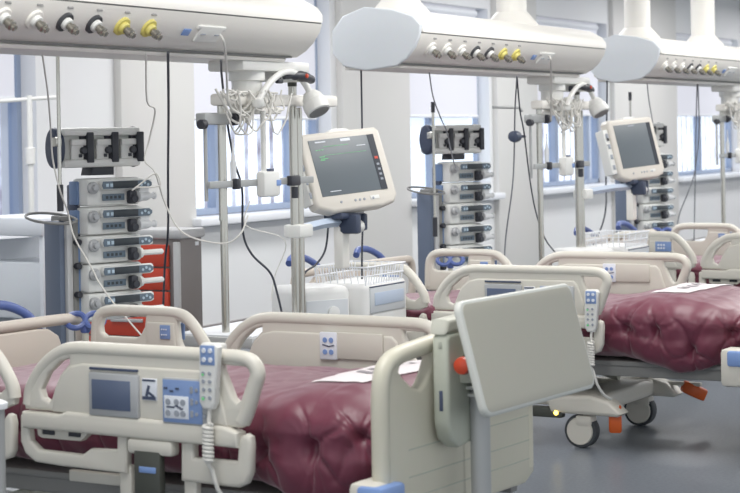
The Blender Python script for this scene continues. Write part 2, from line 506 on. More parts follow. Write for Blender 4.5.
def head_rail(bed, side):
    y0 = -RY
    out = [(-1.075, .66), (-1.066, .80), (-1.045, .845), (-.99, .862), (-.92, .866), (-.69, .864), (-.635, .856), (-.585, .825), (-.545, .78), (-.51, .735), (-.495, .70), (-.505, .66), (-.545, .645), (-1.05, .645)]
    h1 = [(-1.022, .795), (-1.008, .828), (-.965, .838), (-.80, .838), (-.806, .80), (-.828, .765), (-.85, .757), (-1.0, .757), (-1.018, .77)]
    h2 = [(-.655, .828), (-.622, .822), (-.58, .785), (-.545, .735), (-.54, .71), (-.565, .692), (-.60, .695), (-.63, .715), (-.648, .76)]
    def shell(bm):
        add_plate(bm, out, [h1, h2], .034, .010, at(MXZ, 0, y0, 0))
        hp = [(-1.055, y0, .67), (-1.05, y0, .79), (-1.028, y0, .838), (-.98, y0, .854), (-.92, y0, .857), (-.80, y0, .857), (-.69, y0, .856), (-.632, y0, .846), (-.590, y0, .815), (-.55, y0, .767), (-.52, y0, .72), (-.512, y0, .68)]
        add_tube(bm, hp, .022, 12, 4)
    r = rail_part(side, 'side_rail', shell, 'bed', bed)
    rail_part(side, 'rail_panel', lambda bm: add_plate(bm, [(-.80, .655), (-.79, .82), (-.66, .82), (-.655, .73), (-.63, .69), (-.61, .655)], [], .046, .008, at(MXZ, 0, y0, 0)), 'bed', r)
    def low(bm):
        add_plate(bm, [(-.98, .65), (-.99, .52), (-.96, .485), (-.56, .477), (-.525, .488), (-.512, .511), (-.508, .60), (-.514, .625), (-.53, .630), (-.545, .615), (-.55, .545), (-.60, .54), (-.92, .545), (-.935, .56), (-.935, .65)], [], .036, .011, at(MXZ, 0, y0, 0))
        for x in (-.85, -.66): add_box(bm, (x, y0 + .012, .56), (.05, .028, .2), .008)
        for x in (-.85, -.66): add_box(bm, (x, y0 + .012, .43), (.05, .03, .14), .01)
    rail_part(side, 'lower_guard', low, 'bed', r)
    for s in (-1, 1):
        yy = y0 + s * .026
        rail_part(side, 'nurse_keypad', lambda bm: add_box(bm, (-.70, yy, .785), (.105, .006, .062) if s < 0 else (.046, .006, .052), .002), 'panelblue', r, 'blue keypad')
        def k(bm):
            for i in range(3):
                for j in range(2): add_cyl(bm, (-.73 + i * .018 if s < 0 else -.712 + i * .010, yy + s * .004, .775 + j * .02), .0065 if s < 0 else .003, .003, 'y', 10)
        rail_part(side, 'button', k, 'keywhite', r)
    return r

def caster(bed, x, y, rz=0.0, h=.0):
    bm = BM()
    fk = add_box(BM(), (0, 0, 0), (.01, .01, .01))
    fk.free()
    add_lathe(bm, [(.03, -.037), (.063, -.037), (.068, -.028), (.068, .028), (.063, .037), (.03, .037)], (x, y, .081), Matrix.Rotation(PI / 2, 3, 'X'), 28)
    add_box(bm, (x + .02, y, .13), (.09, .085, .06), .02)
    add_cyl(bm, (x + .035, y, .175), .022, .05)
    c = obj('caster', bm, 'bed', bed)
    bm = BM()
    add_lathe(bm, [(.066, -.030), (.078, -.030), (.081, -.022), (.081, .022), (.078, .030), (.066, .030)], (x, y, .081), Matrix.Rotation(PI / 2, 3, 'X'), 32)
    obj('tyre', bm, 'rubber', c, 'dark rubber tyre')

def make_bed(label, loc, rz, ext=0.0):
    bed = thing('hospital_bed', label, 'bed', loc, rz, 'beds in a row along the ward')
    for s in (-1, 1):
        foot_rail(bed, s); head_rail(bed, s)
    # head board
    bm = BM()
    pan = [(-.50, .40), (-.50, .70), (-.475, .755), (-.42, .785), (-.36, .792), (.36, .792), (.42, .785), (.475, .755), (.50, .70), (.50, .40)]
    add_plate(bm, pan, [], .03, .010, at(MYZ, -1.21, 0, 0))
    add_tube(bm, [(-1.21, -.60, .50), (-1.21, -.62, .72), (-1.21, -.60, .80), (-1.21, -.53, .812), (-1.21, -.3, .814), (-1.21, .3, .814), (-1.21, .53, .812), (-1.21, .60, .80), (-1.21, .62, .72), (-1.21, .60, .50)], .022, 12, 5)
    for y in (-.54, .54): add_box(bm, (-1.21, y, .47), (.028, .14, .08), .012)
    hb = obj('headboard', bm, 'hboard', bed, 'beige headboard')
    for y in (-.38, .30):
        bm = BM()
        add_tube(bm, [(-1.29, y - .16, .86), (-1.31, y - .10, .885), (-1.31, y - .02, .885), (-1.30, y + .05, .865), (-1.28, y + .10, .83), (-1.25, y + .12, .775), (-1.23, y + .12, .74)], .018, 12, 5)
        obj('push_handle', bm, 'blue', hb, 'blue push handle')
    # blue double-loop holder on its stem at the far head corner
    bm = BM()
    hx, hy = (-1.15, .575) if ext < .2 else (-1.0, .68)
    a = Vector((.85, .53, 0)).normalized()
    up = Vector((0, 0, 1))
    for s in (-1, 1):
        c = Vector((hx, hy, .805)) + a * (s * .036) * -1
        ring = []
        for k in range(16):
            t = 2 * PI * k / 16
            ring.append(c + a * (.036 * math.cos(t)) + up * (.026 * math.sin(t)) + Vector((.53, -.85, 0)) * (-.02 * math.sin(t)))
        add_tube(bm, ring, .0115, 8, 2, True)
    add_box(bm, (hx, hy, .78), (.035, .035, .05), .012)
    g = obj('line_holder', bm, 'blue', bed, 'blue double loop line holder')
    bm = BM(); add_tube(bm, [(hx, hy, .775), (hx, hy, .50), (hx + .01, hy - .08, .44), (hx + .02, .50, .42)], .013, 10, 3); obj('stem', bm, 'bedg', g)
    # foot board
    fx = .85 + ext
    yc = -.05
    half0 = [(.49, .40), (.491, .50), (.490, .67), (.476, .794), (.441, .850), (.375, .874), (.273, .886), (.113, .897)]
    hl = [(-.436, .822), (-.424, .848), (-.38, .856), (-.254, .864), (-.236, .857), (-.238, .835), (-.258, .805), (-.285, .775), (-.316, .758), (-.361, .770), (-.41, .800)]
    hr = [(2 * yc - a_, z) for a_, z in reversed(hl)]
    bm = BM()
    left = [(yc - a_, z) for a_, z in half0] + [(yc + .02, .897), (yc + .02, .372), (yc - .43, .372)]
    right = [(2 * yc - a_, z) for a_, z in reversed(left)]
    add_plate(bm, left, [hl], .045, .014, at(MYZ, fx, 0, 0))
    add_plate(bm, right, [hr], .045, .014, at(MYZ, fx, 0, 0))
    add_tube(bm, [(fx, yc - .5, .3), (fx, yc - .466, .42), (fx, yc - .467, .60), (fx, yc - .466, .74), (fx, yc - .455, .81), (fx, yc - .425, .846), (fx, yc - .36, .864), (fx, yc - .25, .874), (fx, yc - .10, .884), (fx, yc, .886), (fx, yc + .10, .884), (fx, yc + .25, .874), (fx, yc + .36, .864), (fx, yc + .425, .846), (fx, yc + .455, .81), (fx, yc + .466, .74), (fx, yc + .467, .60), (fx, yc + .466, .42)][1:], .027, 12, 4)
    for v in bm.verts: v.co.y = yc + (v.co.y - yc) * .955
    fb = obj('footboard', bm, 'fboard', bed, 'cream footboard with two hand holes')
    bm = BM()
    for z in (.59, .51, .45): add_box(bm, (fx + .0225, yc + .05, z), (.002, .76, .004))
    obj('groove', bm, 'holder', fb)
    for y in (-.51, .37):
        cx_ = fx - ((.02 if ext < .2 else .06) if y < 0 else .07)
        bm = BM(); add_box(bm, (cx_, y, .435), (.10, .12, .17), .02); c = obj('corner_casting', bm, 'bed', bed)
        bm = BM(); add_box(bm, (cx_ + .03, y - .005, .478), (.09, .13, .07), .012); obj('corner_bumper', bm, 'lblue', c, 'light blue corner bumper')
    # lying surface
    bm = BM()
    add_box(bm, (-.18 + ext / 2, 0, .408), (2.05 + ext, .74, .026), .01)
    for y in (-.33, .33): add_box(bm, (-.18 + ext / 2, y, .375), (2.05 + ext, .05, .06), .01)
    for x in (-1.0, -.5, 0, .5): add_box(bm, (x, 0, .37), (.06, .68, .05), .01)
    obj('lying_surface', bm, 'seam', bed)
    # base with covers, lift and wheels
    bm = BM()
    for y in (-.30, .30): add_box(bm, (-.34, y, .215), (1.35, .07, .06), .012)
    for x in (.24, -.92): add_plate(bm, [(-.42, .165), (-.43, .20), (-.38, .235), (-.2, .25), (.2, .25), (.38, .235), (.43, .20), (.42, .165)], [], .20, .02, at(MYZ, x, 0, 0))
    for y in (-.37, .37):
        add_plate(bm, [(.10, .165), (.08, .22), (.12, .245), (.30, .255), (.40, .23), (.46, .175), (.44, .16)], [], .12, .018, at(MXZ, 0, y, 0))
    obj('base_frame', bm, 'bed', bed)
    bm = BM()
    for (a_, b_) in (((.18, .26), (-.20, .38)), ((-.86, .26), (-.50, .38)), ((-.25, .25), (.14, .38))):
        for y in (-.24, .24):
            add_tube(bm, [(a_[0], y, a_[1]), (b_[0], y, b_[1])], .024, 4, 0)
    for x in (-.2, -.5, .12): add_cyl(bm, (x, 0, .37), .025, .55, 'y')
    add_cyl(bm, (-.02, .0, .31), .035, .3, 'x')
    obj('lift_arm', bm, 'bedg', bed)
    bm = BM(); add_box(bm, (.05, -.22, .30), (.16, .14, .10), .01); add_box(bm, (-.35, .1, .29), (.3, .2, .09), .01); obj('drive_unit', bm, 'dark', bed, 'dark drive unit')
    bm = BM()
    add_box(bm, (.06, -.40, .165), (.20, .05, .05), .01)
    l = obj('night_light', bm, 'latch', bed)
    bm = BM(); add_lathe(bm, [(.011, 0), (.010, .006), (.002, .009)], (.13, -.424, .165), Matrix.Rotation(PI / 2, 3, 'X'), 12); obj('lamp_lens', bm, 'led', l, 'glowing amber lens')
    for x in (.24, -.92):
        for y in (-.37, .37): caster(bed, x, y)
    for y in (-.37, .37):
        bm = BM()
        add_plate(bm, [(.0, .0), (.012, .035), (.035, .045), (.055, .03), (.055, -.06), (.04, -.085), (.015, -.085), (.0, -.06)], [], .06, .010, Matrix.Translation((.41 if y < 0 else .51, y, .165 if y < 0 else .20)) @ Matrix.Rotation(.35, 4, 'Z') @ Matrix.Rotation(0 if y < 0 else -1.15, 4, 'Y') @ MYZ @ Matrix.Translation((-.027, 0, 0)))
        p = obj('brake_pedal', bm, 'orange', bed, 'orange brake pedal')
        bm = BM(); add_box(bm, (.36 if y < 0 else .44, y, .20 if y < 0 else .225), (.14 if y < 0 else .26, .03, .02), .006); obj('pedal_lever', bm, 'bed', p)
    return bed

def make_mattress(label, loc, rz, top, ext=0.0, seed=0):
    t = thing('mattress', label, 'mattress', loc, rz, 'wine red mattresses on the beds')
    x0, x1 = -1.17, .815 + ext
    zb = .424
    bm = BM()
    nx, nt = 300, 200
    rows = []
    tucks = [x1 - .08 - .165 * k for k in range(12)]
    hh = (top - zb) / 2; zc0 = (top + zb) / 2
    def prof(u):
        e = 5.0
        return (max(0, 1 - abs(u) ** e)) ** (1 / 2.4)
    for i in range(nx + 1):
        u = -1 + 2 * i / nx
        u = math.copysign(1 - (1 - abs(u)) ** 1.25, u)
        x = (x0 + x1) / 2 + u * (x1 - x0) / 2
        s = prof(u)
        foot = 1 / (1 + math.exp(-(x - .42) / .07))
        hw = .425 + .055 * foot
        row = []
        for k in range(nt):
            a = 2 * PI * k / nt
            ca, sa = math.cos(a), math.sin(a)
            n = 3.2
            y = math.copysign(abs(ca) ** (2 / n), ca) * hw * (s * .35 + .65 if s < 1 else 1)
            z = math.copysign(abs(sa) ** (2 / n), sa) * hh * s
            if s < .02: y *= .6
            nrm = Vector((0, ca, sa * 1.0)).normalized()
            side = abs(ca) ** 2
            topf = max(0, sa) ** 1.5
            vz = z / hh
            d = 0
            # seam along the side
            zs = z + .01 + .012 * math.sin(x * 9 + seed)
            d -= side * .010 * math.exp(-(zs / .012) ** 2)
            for j, tx in enumerate(tucks):
                dx = x - tx - .012 * math.sin(j * 2.1 + seed) - .12 * zs * math.sin(j * 1.7 + seed)
                dz = zs - .035 * math.cos(j * 1.9 + seed)
                if abs(dx) < .16:
                    rr = math.hypot(dx, dz)
                    ang = math.atan2(dz, dx)
                    wob = .9 * noise.noise((x * 9 + j, z * 11, seed))
                    star = (1 - abs(math.sin(ang * 2.5 + j * 1.1 + wob))) ** 5
                    star2 = (1 - abs(math.sin(ang * 5.5 + j * 2.3 + wob * 2))) ** 4
                    g1 = math.exp(-(rr / (.10 + .03 * math.sin(j * 2.7))) ** 2)
                    d -= side * (.052 * math.exp(-(rr / .021) ** 2) + .020 * star * g1 + .009 * star2 * math.exp(-(rr / .07) ** 2))
                    d += side * .006 * math.exp(-((abs(dx) - .08) / .05) ** 2) * (.45 + .55 * foot)
            ph = (x - tucks[0]) / .165 * PI
            d += topf * .008 * (abs(math.sin(ph)) ** .6) * (.6 + .4 * noise.noise((x * 2, y * 3, seed)))
            q = Vector((x * 3.1, y * 3.1, z * 3.1 + seed * 3))
            d += .008 * noise.noise(q) + .004 * noise.noise(q * 3.3) + .0035 * noise.noise(Vector((x * 16 + 4 * z, y * 20, z * 24)))
            d += .003 * (1 - abs(noise.noise(Vector((x * 5, y * 7, z * 7 + seed))))) ** 6
            d *= min(1, s * 1.2)
            zz = zc0 + z + nrm.z * d - .055 * max(0, sa) * (1 - foot) + .012 * max(0, sa) * foot
            if foot > .3 and z < 0 and abs(ca) > .3:
                zz -= .17 * foot * max(0, -vz) * abs(ca) * math.exp(-((x - x1 + .25) / .25) ** 2)
            zz = max(zz, .424 if abs(y) < .39 else .315)
            yy = y + nrm.y * d
            lim = .488 if x < .49 else .55
            yy = max(-lim, min(lim, yy))
            xx = x + (d * .5 * u ** 9 if s < .9 else 0)
            row.append(bm.verts.new((xx, yy, zz)))
        rows.append(row)
    for i in range(nx):
        for k in range(nt):
            bm.faces.new((rows[i][k], rows[i][(k + 1) % nt], rows[i + 1][(k + 1) % nt], rows[i + 1][k]))
    bm.faces.new(list(reversed(rows[0]))); bm.faces.new(rows[-1])
    bmesh.ops.recalc_face_normals(bm, faces=list(bm.faces))
    # label lying on the top: sample the surface so it hugs it
    bm.verts.ensure_lookup_table()
    from mathutils.bvhtree import BVHTree
    tree = BVHTree.FromBMesh(bm)
    c = obj('cover', bm, 'mattress', t, angle=180)
    def surf(x, y, off):
        h = tree.ray_cast(Vector((x, y, 2)), Vector((0, 0, -1)))
        return Vector((x, y, (h[0].z if h[0] else top) + off))
    lb = BM()
    lx0, ly0 = .56 + ext * .4, .06
    ang = -.08
    def grid(b, u0, u1, v0, v1, n1, n2, off):
        g = []
        for i in range(n1 + 1):
            r_ = []
            for j in range(n2 + 1):
                uu = u0 + (u1 - u0) * i / n1; vv = v0 + (v1 - v0) * j / n2
                r_.append(b.verts.new(surf(lx0 + uu * math.cos(ang) - vv * math.sin(ang), ly0 + uu * math.sin(ang) + vv * math.cos(ang), off)))
            g.append(r_)
        for i in range(n1):
            for j in range(n2): b.faces.new((g[i][j], g[i + 1][j], g[i + 1][j + 1], g[i][j + 1]))
    grid(lb, -.10, .10, -.30, .28, 12, 24, .004)
    o = obj('care_label', lb, 'label', c, 'white label sheet with faint grey print')
    ib = BM()
    for k in range(6): grid(ib, -.03, .03 - (k % 2) * .02, -.16 + k * .055, -.135 + k * .055, 3, 2, .006)
    obj('label_print', ib, 'ink', o)
    return t

def handset(label, bed_loc, rz, dx=0, dz=0):
    d = Matrix.Rotation(rz, 3, 'Z') @ Vector((dx, 0, 0))
    t = thing('handset', label, 'remote control', (bed_loc[0] + d.x, bed_loc[1] + d.y, dz), rz, 'bed handsets')
    y = -RY - .045
    bm = BM()
    out = [(.238, .72), (.240, .885), (.252, .897), (.298, .897), (.312, .885), (.308, .86), (.296, .72), (.284, .700), (.252, .700)]
    add_plate(bm, out, [], .03, .008, at(MXZ, 0, y, 0))
    add_box(bm, (.27, y + .035, .88), (.03, .07, .02), .006)
    add_box(bm, (.27, y + .062, .86), (.03, .016, .05), .006)
    b = obj('handset_body', bm, 'white', t)
    bm = BM(); add_box(bm, (.274, y - .0155, .861), (.052, .003, .058), .001); obj('blue_pad', bm, 'panelblue', b, 'blue key pad')
    bm = BM()
    for i in range(2):
        for j in range(2): add_cyl(bm, (.262 + i * .024, y - .018, .848 + j * .027), .0075, .004, 'y', 12)
    obj('button', bm, 'keywhite', b)
    bm = BM()
    for i in range(2):
        for j in range(4): add_cyl(bm, (.258 + i * .023, y - .0165, .735 + j * .024), .006, .004, 'y', 10)
    obj('button', bm, 'keygrey', b)
    for (zz, rr_) in ((.732, .005), (.803, .004)):
        bm = BM(); add_cyl(bm, (.257, y - .018, zz), rr_, .004, 'y', 10); obj('button', bm, 'green', b, 'green button')
    bm = BM()
    pts = [Vector((.268, y, .705)), Vector((.268, y - .005, .66))]
    for k in range(80):
        a = k * .75
        pts.append(Vector((.268 + .012 * math.cos(a), y - .012 + .012 * math.sin(a), .655 - k * .0014)))
    pts += [Vector((.272, y, .52)), Vector((.285, y + .01, .46)), Vector((.30, y + .06, .40)), Vector((.31, y + .12, .375))]
    add_tube(bm, pts, .0065, 8, 2)
    obj('cord', bm, 'cablew', b, 'white coiled cord')
    return t

BEDS = []
for i, (cx, cz, th, ext, top) in enumerate(((-.439, 6.284, .557, 0, .775), (.973, 9.502, .522, .26, .735), (2.70, 11.9, .53, .12, .74))):
    x, y = room(cx, cz)
    rz = -PI / 2 + (TH - th)
    lab = ['cream hospital bed with the folded overbed table at its foot', 'cream hospital bed beyond the grey overbed tray, foot wheels and orange pedals in view', 'cream hospital bed in the back row end, cut by the picture edge'][i]
    BEDS.append(((x, y, 0), rz))
    make_bed(lab, (x, y, 0), rz, ext)
    make_mattress(['puffy wine red mattress on the bed with the folded table', 'puffy wine red mattress bulging above the orange brake pedals', 'wine red mattress on the last bed, mostly hidden by rails'][i], (x, y, 0), rz, top, ext, i * 1.7)
for i in (0, 1):
    handset(['white handset hung on the side rail beside the blue control panel', 'white handset hung on the rail next to the grey overbed tray'][i], *BEDS[i], *((.034, 0), (.115, -.125))[i])

# ------------------------------------------------------------------ overbed table folded upright at the foot of the first bed
def overbed_table():
    loc, rz = BEDS[0]
    t = thing('overbed_table', 'grey overbed table with its top tipped upright, red knob on the side', 'table', loc, rz)
    cy = -.115; cx = .965
    bm = BM()
    add_cyl(bm, (cx, cy, .40), .030, .68, 'z', 24); obj('column', bm, 'steelgrey', t)
    bm = BM()
    for z, r in ((.725, .036), (.748, .043), (.772, .05)): add_cyl(bm, (cx - .01, cy, z), r, .010, 'z', 24)
    obj('collar', bm, 'trayedge', t)
    bm = BM()
    add_box(bm, (cx, cy, .075), (.06, .46, .05), .012)
    for s in (-1, 1): add_box(bm, (cx + .02, cy + s * .21, .065), (.62, .055, .04), .012)
    b = obj('base', bm, 'steelgrey', t)
    for sx in (-1, 1):
        for s in (-1, 1):
            bm = BM(); add_cyl(bm, (cx + .02 + sx * .28, cy + s * .21, .025), .025, .022, 'y', 16); obj('caster', bm, 'rubber', b)
    # upright arm housing
    bm = BM()
    hx = .915
    add_plate(bm, [(-.262, .90), (-.25, .917), (-.09, .917), (-.07, .90), (-.07, .62), (-.10, .585), (-.20, .575), (-.245, .605), (-.262, .66)], [], .055, .012, at(MYZ, hx, 0, 0))
    h = obj('arm_housing', bm, 'holder', t, 'grey green arm housing')
    bm = BM(); add_plate(bm, [(-.262, .925), (-.25, .958), (-.12, .962), (-.09, .955), (-.07, .93), (-.07, .915), (-.262, .915)], [], .06, .012, at(MYZ, hx - .006, 0, 0)); obj('housing_cap', bm, 'bedg', h)
    bm = BM(); add_box(bm, (hx + .002, -.262, .72), (.012, .004, .06), .001); obj('slot', bm, 'keydark', h)
    bm = BM(); add_box(bm, (hx + .002, -.2625, .885), (.012, .004, .02), .001); obj('slot', bm, 'holder', h)
    bm = BM(); add_lathe(bm, [(.008, -.03), (.010, 0), (.022, .004), (.027, .016), (.024, .03), (.010, .036)], (hx + .06, -.215, .823), Matrix.Rotation(-PI / 2, 3, 'X') @ Matrix.Rotation(PI, 3, 'X'), 20); k = obj('clamp_knob', bm, 'redorange', t, 'red clamp knob')
    bm = BM(); add_cyl(bm, (hx + .06, -.18, .823), .018, .05, 'y', 16); add_box(bm, (hx + .04, -.15, .823), (.08, .05, .05), .01); obj('knob_shaft', bm, 'chrome', k)
    # the tilted top
    tilt = math.radians(15)
    bm = BM()
    y0, y1 = -.295, .445
    H = .335
    mtx = Matrix.Translation((1.03, 0, .848)) @ Matrix.Rotation(-tilt, 4, 'Y') @ MYZ
    def rr(w0, w1, h, r):
        P = []
        for (cx_, cy_, a0) in ((w1 - r, h - r, 0), (w0 + r, h - r, 90), (w0 + r, -h + r, 180), (w1 - r, -h + r, 270)):
            for k in range(7):
                a = math.radians(a0 + k * 15); P.append((cx_ + r * math.cos(a), cy_ + r * math.sin(a)))
        return P
    add_plate(bm, rr(y0, y1, H / 2 + .005, .035), [], .026, .009, mtx)
    tt = obj('tabletop', bm, 'trayedge', t, 'upright grey tabletop')
    bm = BM(); add_plate(bm, rr(y0 + .012, y1 - .012, H / 2 - .007, .028), [], .004, .001, mtx @ Matrix.Translation((0, 0, .0125))); obj('laminate', bm, 'tray', tt)
    bm = BM(); add_box(bm, (.985, -.10, .84), (.06, .10, .08), .01); add_box(bm, (.955, -.16, .80), (.05, .07, .07), .01); obj('tilt_bracket', bm, 'holder', t)
overbed_table()

# ------------------------------------------------------------------ supply beams
BY = 4.02
PITCH = 3.44
def make_beam():
    t = thing('supply_beam', 'supply beam nearest the camera with six gas outlets in view', 'supply beam', (7.19 - 2.46, BY, 0), 0, 'overhead supply beams')
    L = 2.46
    def prism(prof, a, b, bev, m, name, par, lab=None, smooth=0):
        bm = BM(); add_plate(bm, prof, [], b - a, bev, at(MYZ, (a + b) / 2, 0, 0), smooth); return obj(name, bm, m, par, lab)
    body = prism([(0, 1.990), (.012, 1.955), (.045, 1.908), (.085, 1.874), (.13, 1.850), (.44, 1.850), (.46, 1.865), (.46, 1.99)], 0, L, .006, 'beam', 'beam_body', t)
    prism([(-.004, 1.996), (-.004, 2.03), (.02, 2.062), (.09, 2.10), (.22, 2.125), (.36, 2.11), (.44, 2.07), (.464, 2.03), (.464, 1.996)], -.002, L + .002, .012, 'beamtop', 'top_cover', body)
    prism([(.004, 1.986), (.004, 2.0), (.455, 2.0), (.455, 1.986)], .004, L - .004, .001, 'seam', 'seam', body)
    prism([(.135, 1.828), (.125, 1.840), (.135, 1.848), (.44, 1.848), (.44, 1.828)], .02, L - .10, .005, 'beamtop', 'light_diffuser', body, 'white light strip')
    prism([(.12, 1.846), (.12, 1.852), (.44, 1.852), (.44, 1.846)], .005, L - .06, .0015, 'seam', 'seam', body)
    # end cap, a large smooth pale plate
    e = []
    for k in range(40):
        a = 2 * PI * k / 40
        e.append((.235 + .245 * math.copysign(abs(math.cos(a)) ** .85, math.cos(a)), 1.965 + .155 * math.copysign(abs(math.sin(a)) ** .85, math.sin(a))))
    prism([(-.004, 2.03), (.004, 1.985), (.03, 1.925), (.075, 1.872), (.13, 1.838), (.30, 1.82), (.42, 1.845), (.48, 1.91), (.48, 2.02), (.42, 2.09), (.30, 2.13), (.15, 2.11), (.04, 2.075)], -.03, -.003, .008, 'cap', 'end_cap', body, 'smooth pale end cap')
    nrm = Vector((0, -.80, -.60)).normalized()
    rot = nrm.to_track_quat('Z', 'Y').to_matrix()
    for i in range(7):
        x = .15 + i * .172
        c = Vector((x, .034, 1.922))
        bm = BM()
        m = 'beam' if i < 3 else ('blackring' if i < 5 else 'yellow')
        add_lathe(bm, [(.038, -.006), (.038, .006), (.035, .009), (.025, .009)], c, rot, 28)
        o = obj('gas_outlet', bm, m, t, ['plain white gas outlet', 'black ringed gas outlet', 'yellow ringed gas outlet'][0 if i < 3 else 1 if i < 5 else 2])
        bm = BM(); add_lathe(bm, [(.024, .006), (.024, .020), (.021, .024), (.016, .024)], c, rot, 24); obj('socket', bm, 'white' if i < 5 else 'yellow', o)
        bm = BM(); add_lathe(bm, [(.014, .02), (.014, .036), (.018, .038), (.018, .054), (.012, .057), (.012, .068), (.008, .07)], c, rot, 18); obj('coupling', bm, 'chrome', o, 'metal coupling')
        bm = BM(); add_box(bm, Vector((x, .0065, 1.972)), (.034, .003, .012), .001, Matrix.Rotation(-.3, 3, 'X')); obj('outlet_tag', bm, 'seam', o)
    # mains socket plate
    c = Vector((1.60, .036, 1.915))
    bm = BM(); add_box(bm, c, (.16, .075, .012), .004, rot); o = obj('power_socket', bm, 'white', t)
    bm = BM(); add_box(bm, c + Vector((.0, -.014, .024)), (.20, .02, .016), .005, rot); obj('socket_lip', bm, 'white', o)
    bm = BM()
    for s in (-1, 1): add_cyl(bm, c + nrm * .006 + Vector((s * .05, 0, 0)), .014, .004, 'z')
    obj('socket_hole', bm, 'keygrey', o)
    bm = BM(); add_box(bm, Vector((1.44, .034, 1.916)), (.05, .03, .004), .001, rot); obj('socket_tag', bm, 'lblue', t, 'small blue tag')
    for x in (.24, 1.62):
        bm = BM(); add_cyl(bm, (x, .24, 2.69), .085, 1.22, 'z', 28); add_lathe(bm, [(.15, 0), (.15, .03), (.09, .10)], (x, .24, 2.08), None, 28)
        obj('ceiling_post', bm, 'beamtop', t)
    return t
beam = make_beam()
B0 = Vector(beam.location)
dup(beam, B0 + Vector((PITCH, 0, 0)), label='middle supply beam whose pale rounded end cap is in full view')
dup(beam, B0 + Vector((2 * PITCH, 0, 0)), label='most distant supply beam, reaching the right picture edge')

# ------------------------------------------------------------------ equipment carriers under the beams
CY = 4.25
def make_carrier():
    t = thing('equipment_carrier', 'equipment carrier with steel poles under the supply beam nearest the camera', 'equipment carrier', (6.95, CY, 0), 0, 'equipment carriers')
    X = lambda x: x - 6.95
    bm = BM()
    add_lathe(bm, [(.062, 1.63), (.066, 1.64), (.066, 1.745), (.078, 1.748), (.078, 1.80), (.07, 1.802)], (X(6.93), 0, 0), None, 32)
    add_box(bm, (X(7.04), 0, 1.808), (.56, .18, .045), .01)
    add_box(bm, (X(7.22), 0, 1.772), (.25, .13, .05), .015)
    h = obj('housing', bm, 'white', t)
    bm = BM(); add_cyl(bm, (X(7.05), -.075, 1.76), .018, .03, 'y', 16); add_box(bm, (X(7.05), -.09, 1.745), (.045, .02, .02), .006); obj('knob', bm, 'dark', h)
    bm = BM(); add_tube(bm, [(X(7.10), -.085, 1.765), (X(7.16), -.10, 1.770), (X(7.22), -.105, 1.768), (X(7.30), -.10, 1.758), (X(7.34), -.09, 1.752)], [.012, .02, .024, .02, .012], 12, 4); lv = obj('brake_lever', bm, 'dark', h, 'black brake lever')
    bm = BM(); add_lathe(bm, [(.010, 0), (.009, .006), (.004, .008)], (X(7.22), -.128, 1.770), Matrix.Rotation(PI / 2, 3, 'X'), 14); obj('lever_button', bm, 'redorange', lv, 'red dot')
    bm = BM()
    add_box(bm, (X(7.18), 0, 1.665), (.98, .075, .05), .012)
    add_box(bm, (X(7.0), 0, 1.62), (.30, .09, .03), .01)
    obj('cross_arm', bm, 'beam', t)
    bm = BM(); add_cyl(bm, (X(6.727), 0, 1.15), .0165, .98, 'z', 20); add_cyl(bm, (X(6.715), 0, 1.40), .0135, .48, 'z', 14); obj('pole', bm, 'steel', t, 'steel pole above the shelf')
    bm = BM(); add_cyl(bm, (X(6.596), 0, 1.42), .008, .35, 'z', 12); obj('rod', bm, 'steelgrey', t)
    bm = BM(); add_box(bm, (X(6.66), 0, 1.585), (.20, .05, .05), .008); br = obj('clamp_bracket', bm, 'steelgrey', t)
    for x in (6.545, 6.79):
        bm = BM(); add_cyl(bm, (X(x), -.02, 1.582 if x > 6.6 else 1.562), .020 if x < 6.6 else .026, .035, 'x', 16); obj('clamp_knob', bm, 'dark', br)
    bm = BM()
    add_cyl(bm, (X(7.315), 0, 1.10), .019, 1.27, 'z', 20)
    p = obj('pole', bm, 'steel', t, 'tall telescopic steel pole')
    bm = BM(); add_cyl(bm, (X(7.352), -.005, 1.04), .019, 1.19, 'z', 18); obj('pole_sleeve', bm, 'steel', p)
    bm = BM(); add_cyl(bm, (X(7.315), 0, 1.738), .021, .02, 'z', 18); obj('pole_cap', bm, 'latch', p)
    bm = BM(); add_box(bm, (X(7.0), -.03, 1.312), (.86, .014, .03), .003); cb = obj('crossbar', bm, 'steelgrey', t)
    bm = BM(); add_box(bm, (X(7.235), -.045, 1.312), (.08, .03, .045), .006); add_cyl(bm, (X(7.235), -.05, 1.26), .016, .05, 'z', 14); obj('bar_clamp', bm, 'dark', cb, 'black bar clamp')
    bm = BM(); add_box(bm, (X(6.76), -.045, 1.312), (.03, .03, .045), .006); obj('bar_clamp', bm, 'dark', cb, 'black bar clamp')
    bm = BM(); add_box(bm, (X(7.01), -.05, 1.305), (.14, .05, .112), .016); add_cyl(bm, (X(6.975), -.05, 1.52), .012, .34, 'z', 14); md = obj('sensor_module', bm, 'white', cb, 'white module box with upright tube')
    bm = BM(); add_box(bm, (X(7.055), -.076, 1.308), (.035, .004, .025), .001); obj('module_tag', bm, 'lblue', md)
    bm = BM(); add_box(bm, (X(7.01), -.05, 1.364), (.06, .03, .012), .004); obj('module_clip', bm, 'keydark', md)
    bm = BM(); add_box(bm, (X(6.92), .0, .665), (.62, .40, .045), .008); s = obj('shelf', bm, 'cablight', t)
    bm = BM(); add_box(bm, (X(6.92), .0, .690), (.60, .38, .008), .003); obj('shelf_liner', bm, 'sill', s)
    # infusion drip chamber against the pole
    bm = BM(); add_lathe(bm, [(.003, 1.30), (.012, 1.31), (.014, 1.40), (.010, 1.41), (.004, 1.45), (.004, 1.50)], (X(6.76), -.03, 0), None, 12); obj('drip_chamber', bm, 'clear', t)
    return t
car = make_carrier()
C0 = Vector(car.location)
dup(car, C0 + Vector((3.41, 0, 0)), label='equipment carrier with steel poles under the middle supply beam')
dup(car, C0 + Vector((6.88, 0, 0)), label='equipment carrier with steel poles under the most distant supply beam')

